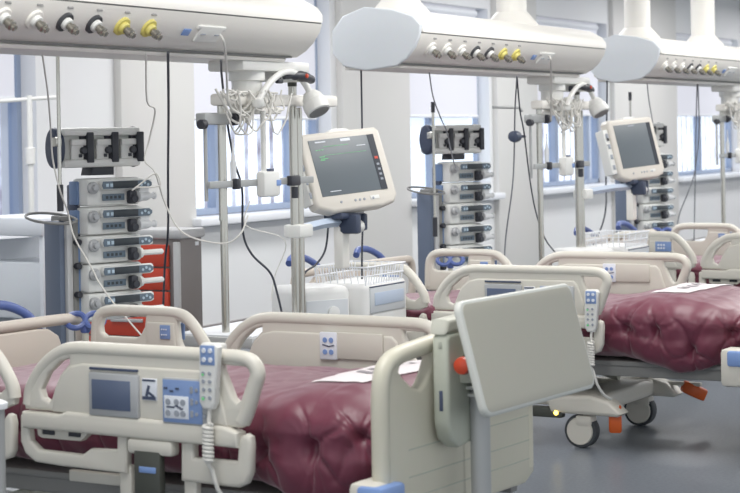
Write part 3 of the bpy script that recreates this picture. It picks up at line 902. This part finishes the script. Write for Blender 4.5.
def make_lamp():
    LY = CY - .10
    P = [PY(px, py, LY) for px, py in ((258, 102), (264, 90), (275, 77), (287, 71), (298, 75), (306, 85), (311, 95))]
    o = Vector((P[0].x, LY, 0))
    t = thing('examination_lamp', 'white gooseneck examination lamp above the large patient monitor', 'lamp', o, 0, 'examination lamps')
    P = [p - o for p in P]
    bm = BM(); add_tube(bm, P, .0145, 12, 5)
    nk = obj('gooseneck', bm, 'white', t)
    ax = Vector((-.12, -.52, -.85)).normalized()
    rot = ax.to_track_quat('Z', 'Y').to_matrix()
    bm = BM(); add_lathe(bm, [(.016, -.022), (.030, -.014), (.045, .008), (.050, .03), (.056, .034), (.058, .06), (.055, .085), (.050, .088)], P[-1], rot, 32)
    hd = obj('lamp_head', bm, 'white', t)
    bm = BM(); add_lathe(bm, [(.047, .0875), (.045, .091), (.02, .0905)], P[-1], rot, 28); obj('lamp_lens', bm, 'seam', hd, 'grey lens')
    bm = BM(); add_lathe(bm, [(.020, -.02), (.026, -.012), (.026, .012), (.016, .02)], P[0], None, 20); obj('lamp_socket', bm, 'white', t)
    return t
lamp = make_lamp(); L0 = Vector(lamp.location)
dup(lamp, L0 + Vector((3.46, 0, 0)), label='white gooseneck examination lamp above the smaller patient monitor')
dup(lamp, L0 + Vector((6.88, 0, 0)), label='white gooseneck examination lamp cut by the right picture edge')

# ------------------------------------------------------------------ tangled monitoring leads hung from the cross arms
def lead_bundle(label, cx, seed):
    random.seed(seed)
    bm = BM()
    for k in range(16):
        x0 = random.uniform(-.16, .12); w = random.uniform(.10, .30); dep = random.uniform(.05, .20)
        y = -.06 + random.uniform(-.05, .03)
        n = 8
        pts = []
        for i in range(n + 1):
            t = i / n
            pts.append((cx + x0 + w * (t - .5) + random.uniform(-.012, .012), CY + y + random.uniform(-.02, .02), 1.685 - dep * math.sin(PI * t) + random.uniform(-.012, .012) + .012))
        add_tube(bm, pts, random.choice((.004, .0055)), 6, 4)
    for k in range(3):
        x0 = random.uniform(-.25, -.15)
        add_tube(bm, [(cx + x0 + .1, CY - .06, 1.68), (cx + x0 + .04, CY - .08, 1.69), (cx + x0, CY - .08, 1.66 + .02 * k), (cx + x0 - .04, CY - .08, 1.665 + .02 * k)], .004, 6, 4)
    add_tube(bm, [(cx - .2, CY - .05, 1.695), (cx, CY - .05, 1.698), (cx + .2, CY - .05, 1.695)], .005, 6)
    return tag(obj('lead_bundle', bm, 'cablew'), label, 'cable', 'tangled leads')
lead_bundle('tangle of thin white leads draped on the carrier beside the large monitor', 6.90, 3)
lead_bundle('tangle of thin white leads draped on the carrier beside the smaller monitor', 10.40, 5)
lead_bundle('tangle of thin white leads at the most distant carrier', 13.75, 9)

# ------------------------------------------------------------------ pump towers
PZ = math.radians(-17.1)
def make_tower():
    t = thing('pump_tower', 'pump tower base with three-bay top module nearest the camera', 'pump tower', (6.60, 4.78, 0), PZ, 'pump towers')
    # local frame: x to the right along the pump fronts, -y to the front; origin under the pump column
    bm = BM(); add_box(bm, (-.12, .07, .035), (.55, .45, .05), .015)
    for x in (-.34, .10):
        for y in (-.10, .24): add_cyl(bm, (x, y, .025), .025, .03, 'y', 14)
    obj('base', bm, 'steelgrey', t)
    bm = BM(); add_box(bm, (-.145, .08, .62), (.055, .10, 1.14), .006); c = obj('support_column', bm, 'seam', t, 'blue grey column')
    bm = BM(); add_box(bm, (-.215, .045, .61), (.028, .11, 1.12), .006); obj('column_edge', bm, 'colblue', c)
    bm = BM(); add_box(bm, (-.186, .03, .61), (.03, .11, 1.12), .006); obj('column_strip', bm, 'cablight', c, 'silver strip')
    bm = BM(); add_box(bm, (-.152, .03, .61), (.03, .10, 1.12), .006); obj('column_channel', bm, 'seam', c, 'dark grey channel')
    bm = BM()
    for z in (1.08, .98, .86, .74):
        bm = BM(); add_cyl(bm, (-.152, -.03, z), .014, .03, 'y', 12); obj('column_knob', bm, 'dark', c)
    bm = BM(); add_box(bm, (-.125, .03, .96), (.03, .06, .72), .008); obj('pump_rail', bm, 'navy', t)
    bm = BM(); add_box(bm, (-.09, .03, .50), (.07, .08, .30), .012); obj('rail_foot', bm, 'white', t)
    bm = BM()
    ring = [(-.275 + .105 * math.cos(2 * PI * k / 28), -.02 + .105 * math.sin(2 * PI * k / 28), 1.185 + .020 * math.sin(2 * PI * k / 28)) for k in range(28)]
    add_tube(bm, ring, .006, 8, 0, True); add_box(bm, (-.19, .0, 1.18), (.06, .02, .02), .004)
    obj('ring_holder', bm, 'seam', t, 'grey ring holder')
    # three-bay top module
    zc = 1.475; w = .40
    bm = BM()
    add_box(bm, (-.03, .02, zc), (w, .10, .165), .02)
    m = obj('top_module', bm, 'trayedge', t, 'silver module with three bays')
    bm = BM(); add_box(bm, (-.03, -.045, zc + .066), (w, .03, .035), .012); add_box(bm, (-.03, -.045, zc - .066), (w, .03, .035), .012); obj('module_rail', bm, 'white', m)
    for x in (-.185, -.055, .075):
        bm = BM(); add_box(bm, (x + .075, -.036, zc), (.05, .02, .10), .004); obj('bay_recess', bm, 'dark', m)
        bm = BM(); add_box(bm, (x + .035, -.046, zc + .022), (.078, .02, .026), .003); add_box(bm, (x + .03, -.040, zc - .012), (.062, .014, .078), .003)
        obj('bay_plate', bm, 'white', m)
    bm = BM()
    for x in (-.205, -.075, .060): add_box(bm, (x + .105, -.05, zc), (.034, .035, .128), .004)
    for x in (-.185, -.055, .075):
        add_cyl(bm, (x + .055, -.053, zc - .012), .015, .02, 'y', 14); add_box(bm, (x + .042, -.05, zc - .034), (.014, .01, .014), .002)
    obj('bay_divider', bm, 'dark', m)
    bm = BM(); add_plate(bm, [(.055 * math.cos(2 * PI * k / 24), .086 * math.sin(2 * PI * k / 24)) for k in range(24)], [], .035, .012, Matrix.Translation((-.235, .0, zc)) @ MYZ); obj('module_end', bm, 'navy', m, 'dark rounded end')
    bm = BM(); add_plate(bm, [(.075 * math.cos(2 * PI * k / 24) * .8, .088 * math.sin(2 * PI * k / 24)) for k in range(24)], [], .014, .005, Matrix.Translation((.172, .0, zc)) @ MYZ); obj('module_end', bm, 'dark', m)
    bm = BM(); add_plate(bm, [(-.06, -.02), (-.05, .022), (.06, .022), (.06, -.02)], [], .08, .006, at(MXZ, -.02, 0, zc - .098)); obj('module_neck', bm, 'dark', m)
    return t
def make_rod(z0, z1, grip_top):
    bm = BM(); add_cyl(bm, (0, 0, (z0 + z1) / 2), .008, z1 - z0, 'z', 12)
    return bm

def make_pump():
    t = thing('infusion_pump', '', 'infusion pump', (0, 0, 0), PZ, 'stacked infusion pumps')
    # origin at the pump's underside, behind its middle
    W_, H_, D_ = .285, .116, .11
    bm = BM()
    add_box(bm, (0, 0, H_ / 2 + .001), (W_, D_, H_), .014)
    b = obj('pump_body', bm, 'pump', t)
    bm = BM(); add_box(bm, (.045, -.074, .088), (.27, .03, .042), .012); obj('pump_brow', bm, 'pump', b)
    bm = BM(); add_box(bm, (-.147, .03, .056), (.014, .06, .100), .006); obj('side_cover', bm, 'pumpblue', b, 'blue side cover')
    bm = BM(); add_lathe(bm, [(.026, 0), (.026, .012), (.020, .018), (.014, .018), (.014, .032), (.008, .034)], (-.125, -.066, .078), Matrix.Rotation(PI / 2, 3, 'X'), 20); obj('rotary_knob', bm, 'silver', b, 'silver rotary knob')
    f = -.0895
    bm = BM(); add_plate(bm, [(-.085, .072), (-.09, .088), (-.085, .104), (.155, .104), (.172, .094), (.172, .082), (.155, .072)], [], .004, .001, at(MXZ, 0, f, 0)); p = obj('display_panel', bm, 'pumppanel', b, 'blue grey display panel')
    bm = BM(); add_box(bm, (.030, f - .003, .088), (.130, .003, .030), .001); obj('pump_screen', bm, 'pumpscreen', p, 'dark display')
    for i in range(3):
        bm = BM(); add_cyl(bm, (.115 + i * .018, f - .003, .088 + (.005 if i % 2 else -.003)), .006, .003, 'y', 10); obj('button', bm, 'pumpbtn', p)
    for i in range(2):
        bm = BM(); add_box(bm, (-.065 + i * .022, f - .003, .087), (.014, .002, .014), .001); obj('button', bm, 'pumpbtn', p)
    bm = BM(); add_box(bm, (-.015, -.066, .036), (.115, .004, .028), .001); obj('syringe_window', bm, 'pumppanel', b, 'blue grey window strip')
    bm = BM()
    for i in range(4): add_box(bm, (-.05 + i * .022, -.0685, .036), (.012, .002, .012))
    obj('window_print', bm, 'pumpscreen', b)
    bm = BM(); add_box(bm, (.075, -.075, .034), (.038, .03, .056), .008); add_cyl(bm, (.075, -.092, .026), .017, .02, 'y', 14); obj('syringe_clamp', bm, 'dark', b, 'dark syringe clamp')
    return t
def add_syringe(p, long):
    bm = BM()
    if long: add_lathe(bm, [(.022, .0), (.022, .014), (.012, .018), (.012, .125), (.009, .130)], (.098, -.085, .036), Matrix.Rotation(PI / 2, 3, 'Y'), 16)
    else:
        add_lathe(bm, [(.024, .0), (.024, .014), (.016, .018), (.016, .06), (.010, .062), (.010, .085), (.016, .086), (.016, .092)], (.098, -.085, .036), Matrix.Rotation(PI / 2, 3, 'Y'), 16)
        add_box(bm, (.14, -.07, .045), (.05, .03, .06), .01)
    return obj('syringe', bm, 'white' if long else 'clear', p, 'white syringe with drawn plunger' if long else 'clear syringe')

towers = [(Vector((6.60, 4.78, 0)), 'nearest the camera'), (Vector((9.995, 4.72, 0)), 'in mid row'), (Vector((12.96, 4.62, 0)), 'behind the smaller monitor')]
tw = make_tower()
ords = ['top pump', 'second pump from the top', 'third pump from the top', 'fourth pump from the top', 'lowest pump']
proto_long = make_pump(); add_syringe(proto_long, True)
proto_short = make_pump(); add_syringe(proto_short, False)
used = {True: False, False: False}
for k, (loc, nm) in enumerate(towers):
    if k: dup(tw, loc, PZ, 'pump tower base with three-bay top module ' + nm)
    for j in range(5):
        lg = (j >= 2) if k == 0 else False
        src = proto_long if lg else proto_short
        p = src if not used[lg] else dup(src, (0, 0, 0))
        used[lg] = True
        z = 1.228 - .1205 * j
        off = Matrix.Rotation(PZ, 3, 'Z') @ Vector((.012, -.02, 0))
        p.location = Vector((loc.x, loc.y, z)) + off
        p['label'] = 'white infusion pump, ' + ords[j] + ' on the tower ' + nm
    # extending rod with black grip
    zt, zg = ((2.2, 1.32), (1.66, 1.03), (1.75, 1.1))[k]
    off = Matrix.Rotation(PZ, 3, 'Z') @ Vector((-.275, -.085, 0))
    t = thing('infusion_rod', 'slim steel rod with black grip clipped to the tower ' + nm, 'infusion rod', Vector((loc.x, loc.y, 0)) + off, PZ, 'infusion rods')
    bm = BM(); add_cyl(bm, (0, 0, (zg + zt) / 2), .008, zt - zg, 'z', 12); add_box(bm, (0, .02, 1.50), (.03, .04, .04), .006); o = obj('rod', bm, 'steel', t)
    bm = BM(); add_cyl(bm, (0, 0, zg - .05), .014, .11, 'z', 14); obj('grip', bm, 'dark', o, 'black grip')
    if k:
        bm = BM(); add_cyl(bm, (0, 0, zt), .012, .06, 'z', 12); obj('rod_tip', bm, 'dark', o)

# ------------------------------------------------------------------ monitors
def monitor(label, c, r, u, w, h, big):
    r = Vector(r).normalized(); u = Vector(u); u = (u - r * u.dot(r)).normalized(); n = r.cross(u)    # n points to the viewer's side
    t = bpy.data.objects.new('patient_monitor', None); COL.objects.link(t)
    m = Matrix((r, u, n)).transposed().to_4x4(); m.translation = c
    t.matrix_world = m
    tag(t, label, 'monitor', 'patient monitors')
    bm = BM()
    out = [(-w / 2 + .01, -h / 2 + .03), (-w / 2, -h / 2 + .06), (-w / 2, h / 2 - .02), (-w / 2 + .02, h / 2), (w / 2 - .02, h / 2), (w / 2, h / 2 - .02), (w / 2 + .006, -h / 2 + .05), (w / 2 - .02, -h / 2 + .015), (w * .3, -h / 2), (-w * .3, -h / 2)]
    add_plate(bm, out, [], .075, .018, Matrix.Translation((0, 0, -.037)))
    b = obj('case', bm, 'monitor', t)
    bm = BM(); add_plate(bm, [(-.05, h / 2 - .01), (-.04, h / 2 + .010), (.0, h / 2 + .016), (.06, h / 2 + .012), (.09, h / 2 - .01)], [], .05, .008, Matrix.Translation((0, 0, -.04))); obj('alarm_lamp', bm, 'white', b)
    bm = BM(); add_box(bm, (0, .0, -.10), (w * .82, h * .78, .07), .02); obj('rear_housing', bm, 'white', b)
    sw, sh, sy = w * .80, h * .70, h * .055
    bm = BM(); add_box(bm, (0, sy, .001), (sw, sh, .004), .001); s = obj('screen', bm, 'monscreen', t, 'dark grey screen')
    bm = BM(); add_box(bm, (sw / 2 - .018, sy, .0035), (.036, sh, .002)); obj('side_strip', bm, 'monside', s)
    if big:
        bm = BM()
        for (x, y, l) in ((-.15, .085, .012), (-.135, .085, .01), (-.118, .085, .012), (-.13, .052, .03), (-.12, .042, .04), (-.13, .036, .025)): add_box(bm, (x, y + sy - .0, .0035), (l, .003, .001))
        add_box(bm, (-.04, .099 + sy, .0035), (.14, .0015, .001)); add_box(bm, (0, .058 + sy, .0035), (.24, .001, .001))
        obj('trace', bm, 'green', s)
        for (cc, dd) in (((.02, sh / 2 - .012 + sy, .0035), (.055, .012, .001)), ((-.12, sh / 2 - .012 + sy, .0035), (.06, .006, .001)), ((.10, .088 + sy, .0035), (.05, .003, .001)), ((-.105, -sh / 2 + .02 + sy, .0035), (.06, .003, .001))):
            bm = BM(); add_box(bm, cc, dd); obj('caption', bm, 'keywhite', s)
        bm = BM(); add_box(bm, (sw / 2 - .018, .02 + sy, .005), (.018, .012, .001)); obj('status_icon', bm, 'red', s)
        bm = BM()
        for k in range(4): add_box(bm, (sw / 2 - .018, -.012 - k * .024 + sy, .005), (.014, .010, .001))
        obj('status_icon', bm, 'keygrey', s)
    else:
        bm = BM(); add_box(bm, (-.01, sh / 2 - .012 + sy, .0035), (.06, .008, .001)); obj('caption', bm, 'keygrey', s)
    bm = BM()
    for x in (-.09, -.01, .015, .04, .09): add_cyl(bm, (x, -h / 2 + .045, .0015), .006, .004, 'z', 12)
    obj('button', bm, 'keygrey', b)
    bm = BM(); add_box(bm, (.10, -h / 2 + .048, .001), (.05, .018, .003), .001); obj('badge', bm, 'white', b)
    # side connectors
    bm = BM(); add_box(bm, (-w / 2 - (.02 if not big else .006), -.0, -.05), (.05 if not big else .016, h * .72, .07), .008); sd = obj('connector_module', bm, 'white', t)
    bm = BM()
    for k in range(4): add_box(bm, (-w / 2 - (.02 if not big else .006) - .0, h * .26 - k * h * .17, -.013), (.022 if not big else .012, .03, .006), .003)
    obj('connector', bm, 'keygrey', sd)
    bm = BM(); add_box(bm, (-w / 2 - (.02 if not big else .008), h * .2, -.010), (.016 if not big else .012, .018, .006), .002); obj('connector', bm, 'dark', sd)
    return t
def cam_dir(x, d, z):
    a, b = room(x, d); return Vector((a, b, z))
mon1 = monitor('large patient monitor with green traces on its screen', PD(349, 169, 8.75), cam_dir(.80, .58, .075), cam_dir(-.27, .20, .96), .46, .385, True)
mon2 = monitor('patient monitor with a blank grey screen over the second cart', PD(637, 148, 12.1), cam_dir(.74, .66, .06), cam_dir(-.17, .16, .97), .44, .40, False)

def monitor_arm(label, pole_x, c):
    t = thing('monitor_arm', label, 'monitor arm', (pole_x, CY, 0), 0, 'monitor arms')
    p0 = Vector((pole_x, CY, 0)); d = c - p0
    z = c.z - .265
    bm = BM(); add_box(bm, (.018, 0, z), (.12, .09, .06), .012); cl = obj('pole_clamp', bm, 'white', t)
    bm = BM(); add_tube(bm, [(.05, -.01, z + .01), (d.x * .5, d.y * .5, z + .025), (d.x, d.y + .04, z + .025)], .022, 4, 0); obj('arm', bm, 'ventblue', t)
    bm = BM(); add_box(bm, (d.x, d.y + .03, z + .055), (.22, .10, .03), .01); add_box(bm, (d.x - .02, d.y - .01, z + .015), (.05, .10, .09), .012); add_box(bm, (d.x + .09, d.y, z + .02), (.03, .08, .08), .01); obj('tilt_head', bm, 'navy', t, 'dark tilt head')
    bm = BM(); add_cyl(bm, (d.x + .03, d.y - .01, z + .0), .030, .09, 'x', 18); obj('hinge_barrel', bm, 'white', t)
    bm = BM(); add_box(bm, (d.x - .01, d.y + .04, z - .09), (.07, .05, .20), .01); obj('drop_column', bm, 'beam', t)
    return t
monitor_arm('white arm carrying the large patient monitor', 7.33, Vector(mon1.matrix_world.translation))
monitor_arm('white arm carrying the blank screen monitor', 10.79, Vector(mon2.matrix_world.translation))

# ------------------------------------------------------------------ ventilator carts
def make_cart():
    t = thing('ventilator_cart', 'white ventilator cart with wire basket below the large monitor', 'ventilator', (7.86, 4.36, 0), 0, 'ventilator carts')
    R = Matrix.Rotation(math.radians(-29), 3, 'Z')
    o1 = Vector((-.14, .05, 0))
    bm = BM(); add_box(bm, o1 + Vector((0, 0, .60)), (.27, .30, .42), .035, R, 3); b = obj('main_unit', bm, 'vent', t)
    bm = BM(); add_box(bm, o1 + R @ Vector((0, -.152, .59)), (.225, .006, .32), .003, R); obj('front_inset', bm, 'ventg', b, 'grey inset front')
    bm = BM(); add_lathe(bm, [(.03, 0), (.03, .012), (.015, .016)], o1 + R @ Vector((.03, -.155, .69)), R @ Matrix.Rotation(PI / 2, 3, 'X'), 18); obj('inset_knob', bm, 'vent', b)
    o2 = Vector((.22, -.03, 0))
    bm = BM(); add_box(bm, o2 + Vector((0, 0, .60)), (.44, .28, .42), .03, None, 3); m = obj('side_unit', bm, 'vent', t)
    bm = BM(); add_box(bm, o2 + Vector((.0, -.142, .725)), (.36, .008, .12), .01); f = obj('panel_frame', bm, 'ventg', m)
    bm = BM(); add_box(bm, o2 + Vector((.01, -.147, .73)), (.30, .004, .06), .002); obj('blue_strip', bm, 'ventblue', f, 'pale blue strip')
    bm = BM(); add_box(bm, o2 + Vector((0, -.142, .789)), (.36, .004, .006)); obj('panel_gap', bm, 'keydark', f)
    bm = BM(); add_plate(bm, [(0, 0), (.05, 0), (.05, .08)], [], .02, .003, at(MXZ, .40, -.10, .725)); obj('corner_tab', bm, 'lblue', m, 'blue corner tab')
    bm = BM(); add_box(bm, (.02, .03, .25), (.22, .2, .36), .02); obj('pedestal', bm, 'ventg', t)
    bm = BM(); add_box(bm, (.02, .03, .075), (.56, .42, .05), .02)
    b_ = obj('base', bm, 'ventg', t)
    for x in (-.22, .26):
        for y in (-.14, .20):
            bm = BM(); add_cyl(bm, (x, y, .03), .03, .025, 'y', 16); obj('caster', bm, 'rubber', b_)
    # wire basket
    bm = BM()
    x0, x1, y0, y1 = .02, .39, -.16, .10
    zb, zt = .80, .885
    for (g, z) in ((0, zb), (.015, zt), (.008, (zb + zt) / 2)):
        add_tube(bm, [(x0 - g, y0 - g, z), (x1 + g, y0 - g, z), (x1 + g, y1 + g, z), (x0 - g, y1 + g, z)], .0035 if z < zt else .005, 6, 0, True)
    n = 14
    for i in range(n + 1):
        x = x0 + (x1 - x0) * i / n
        for (y, g) in ((y0, -.015), (y1, .015)): add_tube(bm, [(x, y, zb), (x, y + g, zt)], .0028, 5)
    for i in range(8):
        y = y0 + (y1 - y0) * i / 7
        for (x, g) in ((x0, -.015), (x1, .015)): add_tube(bm, [(x, y, zb), (x + g, y, zt)], .0028, 5)
        add_tube(bm, [(x0, y, zb), (x1, y, zb)], .0025, 5)
    obj('wire_basket', bm, 'sill', t, 'white wire basket')
    return t
cart = make_cart()
dup(cart, (10.80, 4.15, 0), 0, 'white ventilator cart with wire basket below the blank screen monitor')

# ------------------------------------------------------------------ cabinet with red drawers, white trolley
def red_cabinet():
    c = PD(143, 250, 9.9)
    t = thing('drawer_cabinet', 'grey cabinet with red drawers behind the pump tower nearest the camera', 'cabinet', (c.x, c.y, 0), 0)
    w, d, h = .20, .60, 1.0        # x, y
    bm = BM()
    add_box(bm, (0, 0, .07 + (h - .07) / 2), (w, d, h - .07), .008)
    for x in (-.065, .065):
        for y in (-.22, .22): add_cyl(bm, (x, y, .035), .03, .03, 'y', 14)
    b = obj('cabinet_body', bm, 'cabgrey', t)
    bm = BM(); add_box(bm, (0, 0, h + .02), (w + .03, d + .03, .05), .012); obj('cabinet_top', bm, 'cablight', t)
    z = h - .03
    for k in range(7):
        bm = BM(); add_box(bm, (-w / 2 - .012, .02, z - .06), (.024, d - .09, .112), .006); dr = obj('drawer', bm, 'reddrawer', t, 'red drawer front')
        bm = BM(); add_box(bm, (-w / 2 - .028, .02, z - .035), (.014, .20, .018), .004); obj('drawer_handle', bm, 'cablight', dr)
        z -= .12
    bm = BM(); add_box(bm, (-w / 2 - .004, -d / 2 + .02, .55), (.02, .036, .86), .004); obj('corner_post', bm, 'cablight', t)
    bm = BM(); add_box(bm, (.05, -d / 2 - .001, h - .035), (.03, .006, .02), .001); obj('lock_plate', bm, 'sill', t)
red_cabinet()

def white_trolley():
    c = PD(40, 300, 10.2)
    t = thing('supply_trolley', 'white supply trolley by the window at the pump tower', 'trolley', (c.x, c.y, 0), math.radians(-10))
    w, d, h = .40, .5, 1.06
    bm = BM()
    for x in (-w / 2, w / 2):
        for y in (-d / 2, d / 2): add_box(bm, (x, y, h / 2 + .03), (.03, .03, h - .06), .006)
    add_box(bm, (0, .22, .55), (w, .02, .86), .004)
    for y in (-d / 2, d / 2): add_cyl(bm, (-w / 2, y, .03), .03, .025, 'y'); add_cyl(bm, (w / 2, y, .03), .03, .025, 'y')
    obj('trolley_frame', bm, 'trolley', t)
    bm = BM(); add_box(bm, (0, 0, h), (w + .06, d + .04, .10), .015); obj('trolley_top', bm, 'trolley', t)
    for z, hh in ((.72, .30), (.36, .30)):
        bm = BM(); add_box(bm, (0, -.01, z), (w - .04, d - .02, hh), .012); dr = obj('drawer', bm, 'cap', t)
        bm = BM(); add_box(bm, (0, -d / 2 - .01, z + hh / 2 + .05), (w - .04, .03, .035), .012); obj('drawer_handle', bm, 'sill', dr)
white_trolley()

def thin_stand():
    c = PD(33, 300, 11.3)
    t = thing('infusion_stand', 'thin white infusion stand in front of the window by the trolley', 'infusion stand', (c.x, c.y, 0), 0)
    bm = BM(); add_cyl(bm, (0, 0, .95), .018, 1.66, 'z', 14); p = obj('pole', bm, 'white', t)
    bm = BM(); add_tube(bm, [(-.22, .30, 1.75), (-.1, .14, 1.75), (.0, 0, 1.76), (.14, -.12, 1.77)], .012, 8, 3); add_tube(bm, [(-.20, .27, 1.72), (-.21, .28, 1.78)], .02, 8); obj('hook_bar', bm, 'white', p)
    bm = BM(); add_cyl(bm, (0, 0, 1.42), .03, .10, 'z', 16); obj('height_knob', bm, 'white', p)
    for k in range(5):
        a = 2 * PI * k / 5
        bm = BM(); add_tube(bm, [(0, 0, .12), (.26 * math.cos(a), .26 * math.sin(a), .055)], .014, 8); add_cyl(bm, (.26 * math.cos(a), .26 * math.sin(a), .03), .03, .02, 'y', 14); obj('leg', bm, 'steelgrey', t)
thin_stand()

def edge_post():
    c = PD(-4, 430, 5.55)
    t = thing('floor_post', 'grey round post cut by the left picture edge beside the bed rail', 'post', (c.x, c.y, 0), 0)
    bm = BM(); add_lathe(bm, [(.14, 0), (.14, .02), (.03, .04), (.026, .06), (.026, .72), (.028, .73)], (0, 0, 0), None, 24); p = obj('post', bm, 'steelgrey', t)
    bm = BM(); add_lathe(bm, [(.034, .725), (.036, .735), (.036, .742), (.02, .75)], (0, 0, 0), None, 24); obj('post_rim', bm, 'sill', p)
edge_post()

# ------------------------------------------------------------------ horizontal line holder near the second pole
def line_bar(label, c, l):
    t = thing('line_bar', label, 'line holder', c, 0, 'line holder bars')
    bm = BM(); add_tube(bm, [(-l, 0, 0), (0, 0, 0), (.04, 0, -.02)], .008, 8); add_box(bm, (-l, 0, 0), (.05, .016, .016), .004); obj('bar', bm, 'steelgrey', t)
line_bar('thin steel bar reaching out over the second pump tower', PY(519, 107, CY), .33)

# ------------------------------------------------------------------ cables
def cable(label, pts, r, m, grp='hanging cables'):
    bm = BM(); add_tube(bm, pts, r * .62, 8, 6)
    return tag(obj('cable', bm, m), label, 'cable', grp)
def CP(lst, d):
    out = []
    for q in lst: out.append(PD(q[0], q[1], q[2] if len(q) > 2 else d))
    return out
cable('black cable hanging straight before the red drawer cabinet', CP([(168, 52, 7.35), (168.5, 110, 8.0), (168, 170, 8.8), (168, 230, 9.1), (165, 262, 9.2), (163, 312, 9.2)], 9), .009, 'cableb')
cable('black cable crossing the window from beam to bed rail', CP([(221, 60, 7.6), (222, 78, 7.8), (227, 120, 8.05), (234, 160, 8.1), (242, 188, 8.1), (243, 232, 8.2), (252, 254, 8.2), (270, 272, 8.2), (277, 292, 8.2), (284, 322, 8.2)], 8.1), .008, 'cableb')
cable('black cable dropping behind the large monitor', CP([(361, 66, 9.4), (362, 120, 9.3), (363, 205, 9.25), (362, 250, 9.2), (362, 290, 9.2)], 9.2), .008, 'cableb')
cable('black cable looping below the large monitor to its pole', CP([(328, 205, 8.75), (328, 228, 8.75), (325, 250, 8.7), (316, 264, 8.6), (304, 274, 8.5), (301, 300, 8.5)], 8.6), .008, 'cableb')
cable('white plug cord from the nearest beam socket', CP([(220, 34, 7.35), (224, 42, 7.35), (226, 60, 7.5), (227, 84, 7.75), (228, 100, 7.8)], 7.5), .008, 'cablew')
cable('thin white hose beside the large tower hanging to the pole', CP([(146, 52, 7.2), (147, 100, 7.4), (155, 110, 7.5), (149, 140, 7.6), (145, 160, 7.6), (155, 172, 7.6), (166, 205, 7.7), (184, 233, 7.7), (222, 243, 7.75), (240, 234, 7.75), (248, 215, 7.8)], 7.6), .006, 'cablew')
cable('thin grey line over the front of the nearest three-bay module', CP([(42, 52, 7.1), (48, 95, 7.3), (51, 134, 7.5), (53, 160, 7.5), (60, 190, 7.5), (68, 212, 7.6), (74, 236, 7.6), (92, 268, 7.55), (99, 282, 7.5), (114, 303, 7.45), (144, 338, 7.4)], 7.4), .0055, 'cablew')
cable('thin line looping from the top pump of the nearest tower', CP([(132, 190, 7.6), (141, 183, 7.6), (155, 173, 7.6), (160, 180, 7.6), (158, 186, 7.6), (135, 187, 7.6)], 7.6), .005, 'cablew')
cable('thin clear line from the module down past the tall pole', CP([(250, 200, 8.1), (246, 225, 8.1), (285, 240, 8.3), (275, 275, 8.4), (271, 300, 8.4)], 8.2), .0045, 'cablew')
cable('thin grey line over the middle three-bay module', CP([(429, 70, 9.9), (433, 96, 10.2), (441, 118, 10.4), (447, 132, 10.4), (452, 155, 10.4), (456, 168, 10.4)], 10.3), .006, 'cableg')
cable('grey cable falling from the middle beam past the black knob', CP([(517, 76, 10.3), (515, 110, 10.6), (514, 160, 10.8), (512, 190, 10.8), (506, 235, 10.9), (504, 268, 10.9)], 10.8), .007, 'cableg')
cable('grey cable beside the middle carrier pole', CP([(517, 76, 10.3), (520, 110, 10.6), (524, 132, 10.7), (530, 180, 11.2), (536, 212, 11.2), (545, 238, 11.2), (556, 253, 11.2)], 10.8), .007, 'cableb')
cable('white plug cord from the middle beam socket', CP([(549, 55, 10.35), (551, 62, 10.35), (551, 90, 10.7), (551, 120, 10.95)], 10.6), .009, 'cablew')
cable('dark cable running down left of the blank screen monitor', CP([(607, 78, 12.3), (607, 100, 12.4), (606, 180, 12.4), (606, 205, 12.3), (602, 225, 12.2), (592, 247, 12.1)], 12.3), .009, 'cableb')
cable('dark cable from the most distant beam to the floor side', CP([(697, 84, 13.4), (696, 130, 13.8), (695, 190, 14), (694, 240, 14.2), (693, 262, 14.2)], 13.8), .007, 'cableg')
cable('grey cable curving behind the last bed rail', CP([(698, 84, 13.4), (699, 130, 13.8), (695, 170, 14), (688, 192, 14), (680, 212, 14.2), (676, 230, 14.2)], 13.8), .007, 'cableg')
cable('thin line falling from the most distant beam onto the blank screen monitor', CP([(647, 82, 13.0), (649, 100, 13.1), (653, 125, 13.1), (656, 160, 13.0)], 13.0), .006, 'cableg')
bm = BM(); c = PY(515, 136, CY); add_lathe(bm, [(.01, -.035), (.03, -.03), (.034, 0), (.03, .03), (.01, .035)], c, Matrix.Rotation(PI / 2, 3, 'Y'), 20); add_cyl(bm, c + Vector((.08, 0, 0)), .008, .12, 'x')
tag(obj('clamp_knob', bm, 'navy'), 'dark oval clamp knob on the middle carrier beside the grey cable', 'knob')

# ------------------------------------------------------------------ light
def area(name, loc, size, power, rot=(0, 0, 0), col=(1, 1, 1)):
    l = bpy.data.lights.new(name, 'AREA'); l.shape = 'RECTANGLE'; l.size, l.size_y = size; l.energy = power; l.color = col
    o = bpy.data.objects.new(name, l); COL.objects.link(o); o.location = loc; o.rotation_euler = rot
    return o
for k in range(6):
    area('ceiling_fill_light', (4 + 4.2 * k, 2.6, 3.2), (2.4, 1.0), 82, col=(1, .985, .96))  # unseen area lamps added overhead as fill for the beds
for k in range(5):
    area('ceiling_fill_light', (7.5 + 4.6 * k, 6.1, 3.2), (2.4, .8), 72, col=(.98, .985, 1))  # second row of added fill, brightens the window wall from out of view
w = bpy.data.worlds.new('world'); sc.world = w; w.use_nodes = True
w.node_tree.nodes['Background'].inputs['Color'].default_value = (.90, .95, 1, 1)
w.node_tree.nodes['Background'].inputs['Strength'].default_value = 1.1
sc.view_settings.view_transform = 'Standard'
sc.view_settings.look = 'None'
sc.view_settings.exposure = .05
sc.view_settings.gamma = 1.08
sc.cycles.max_bounces = 8
sc.cycles.use_denoising = True
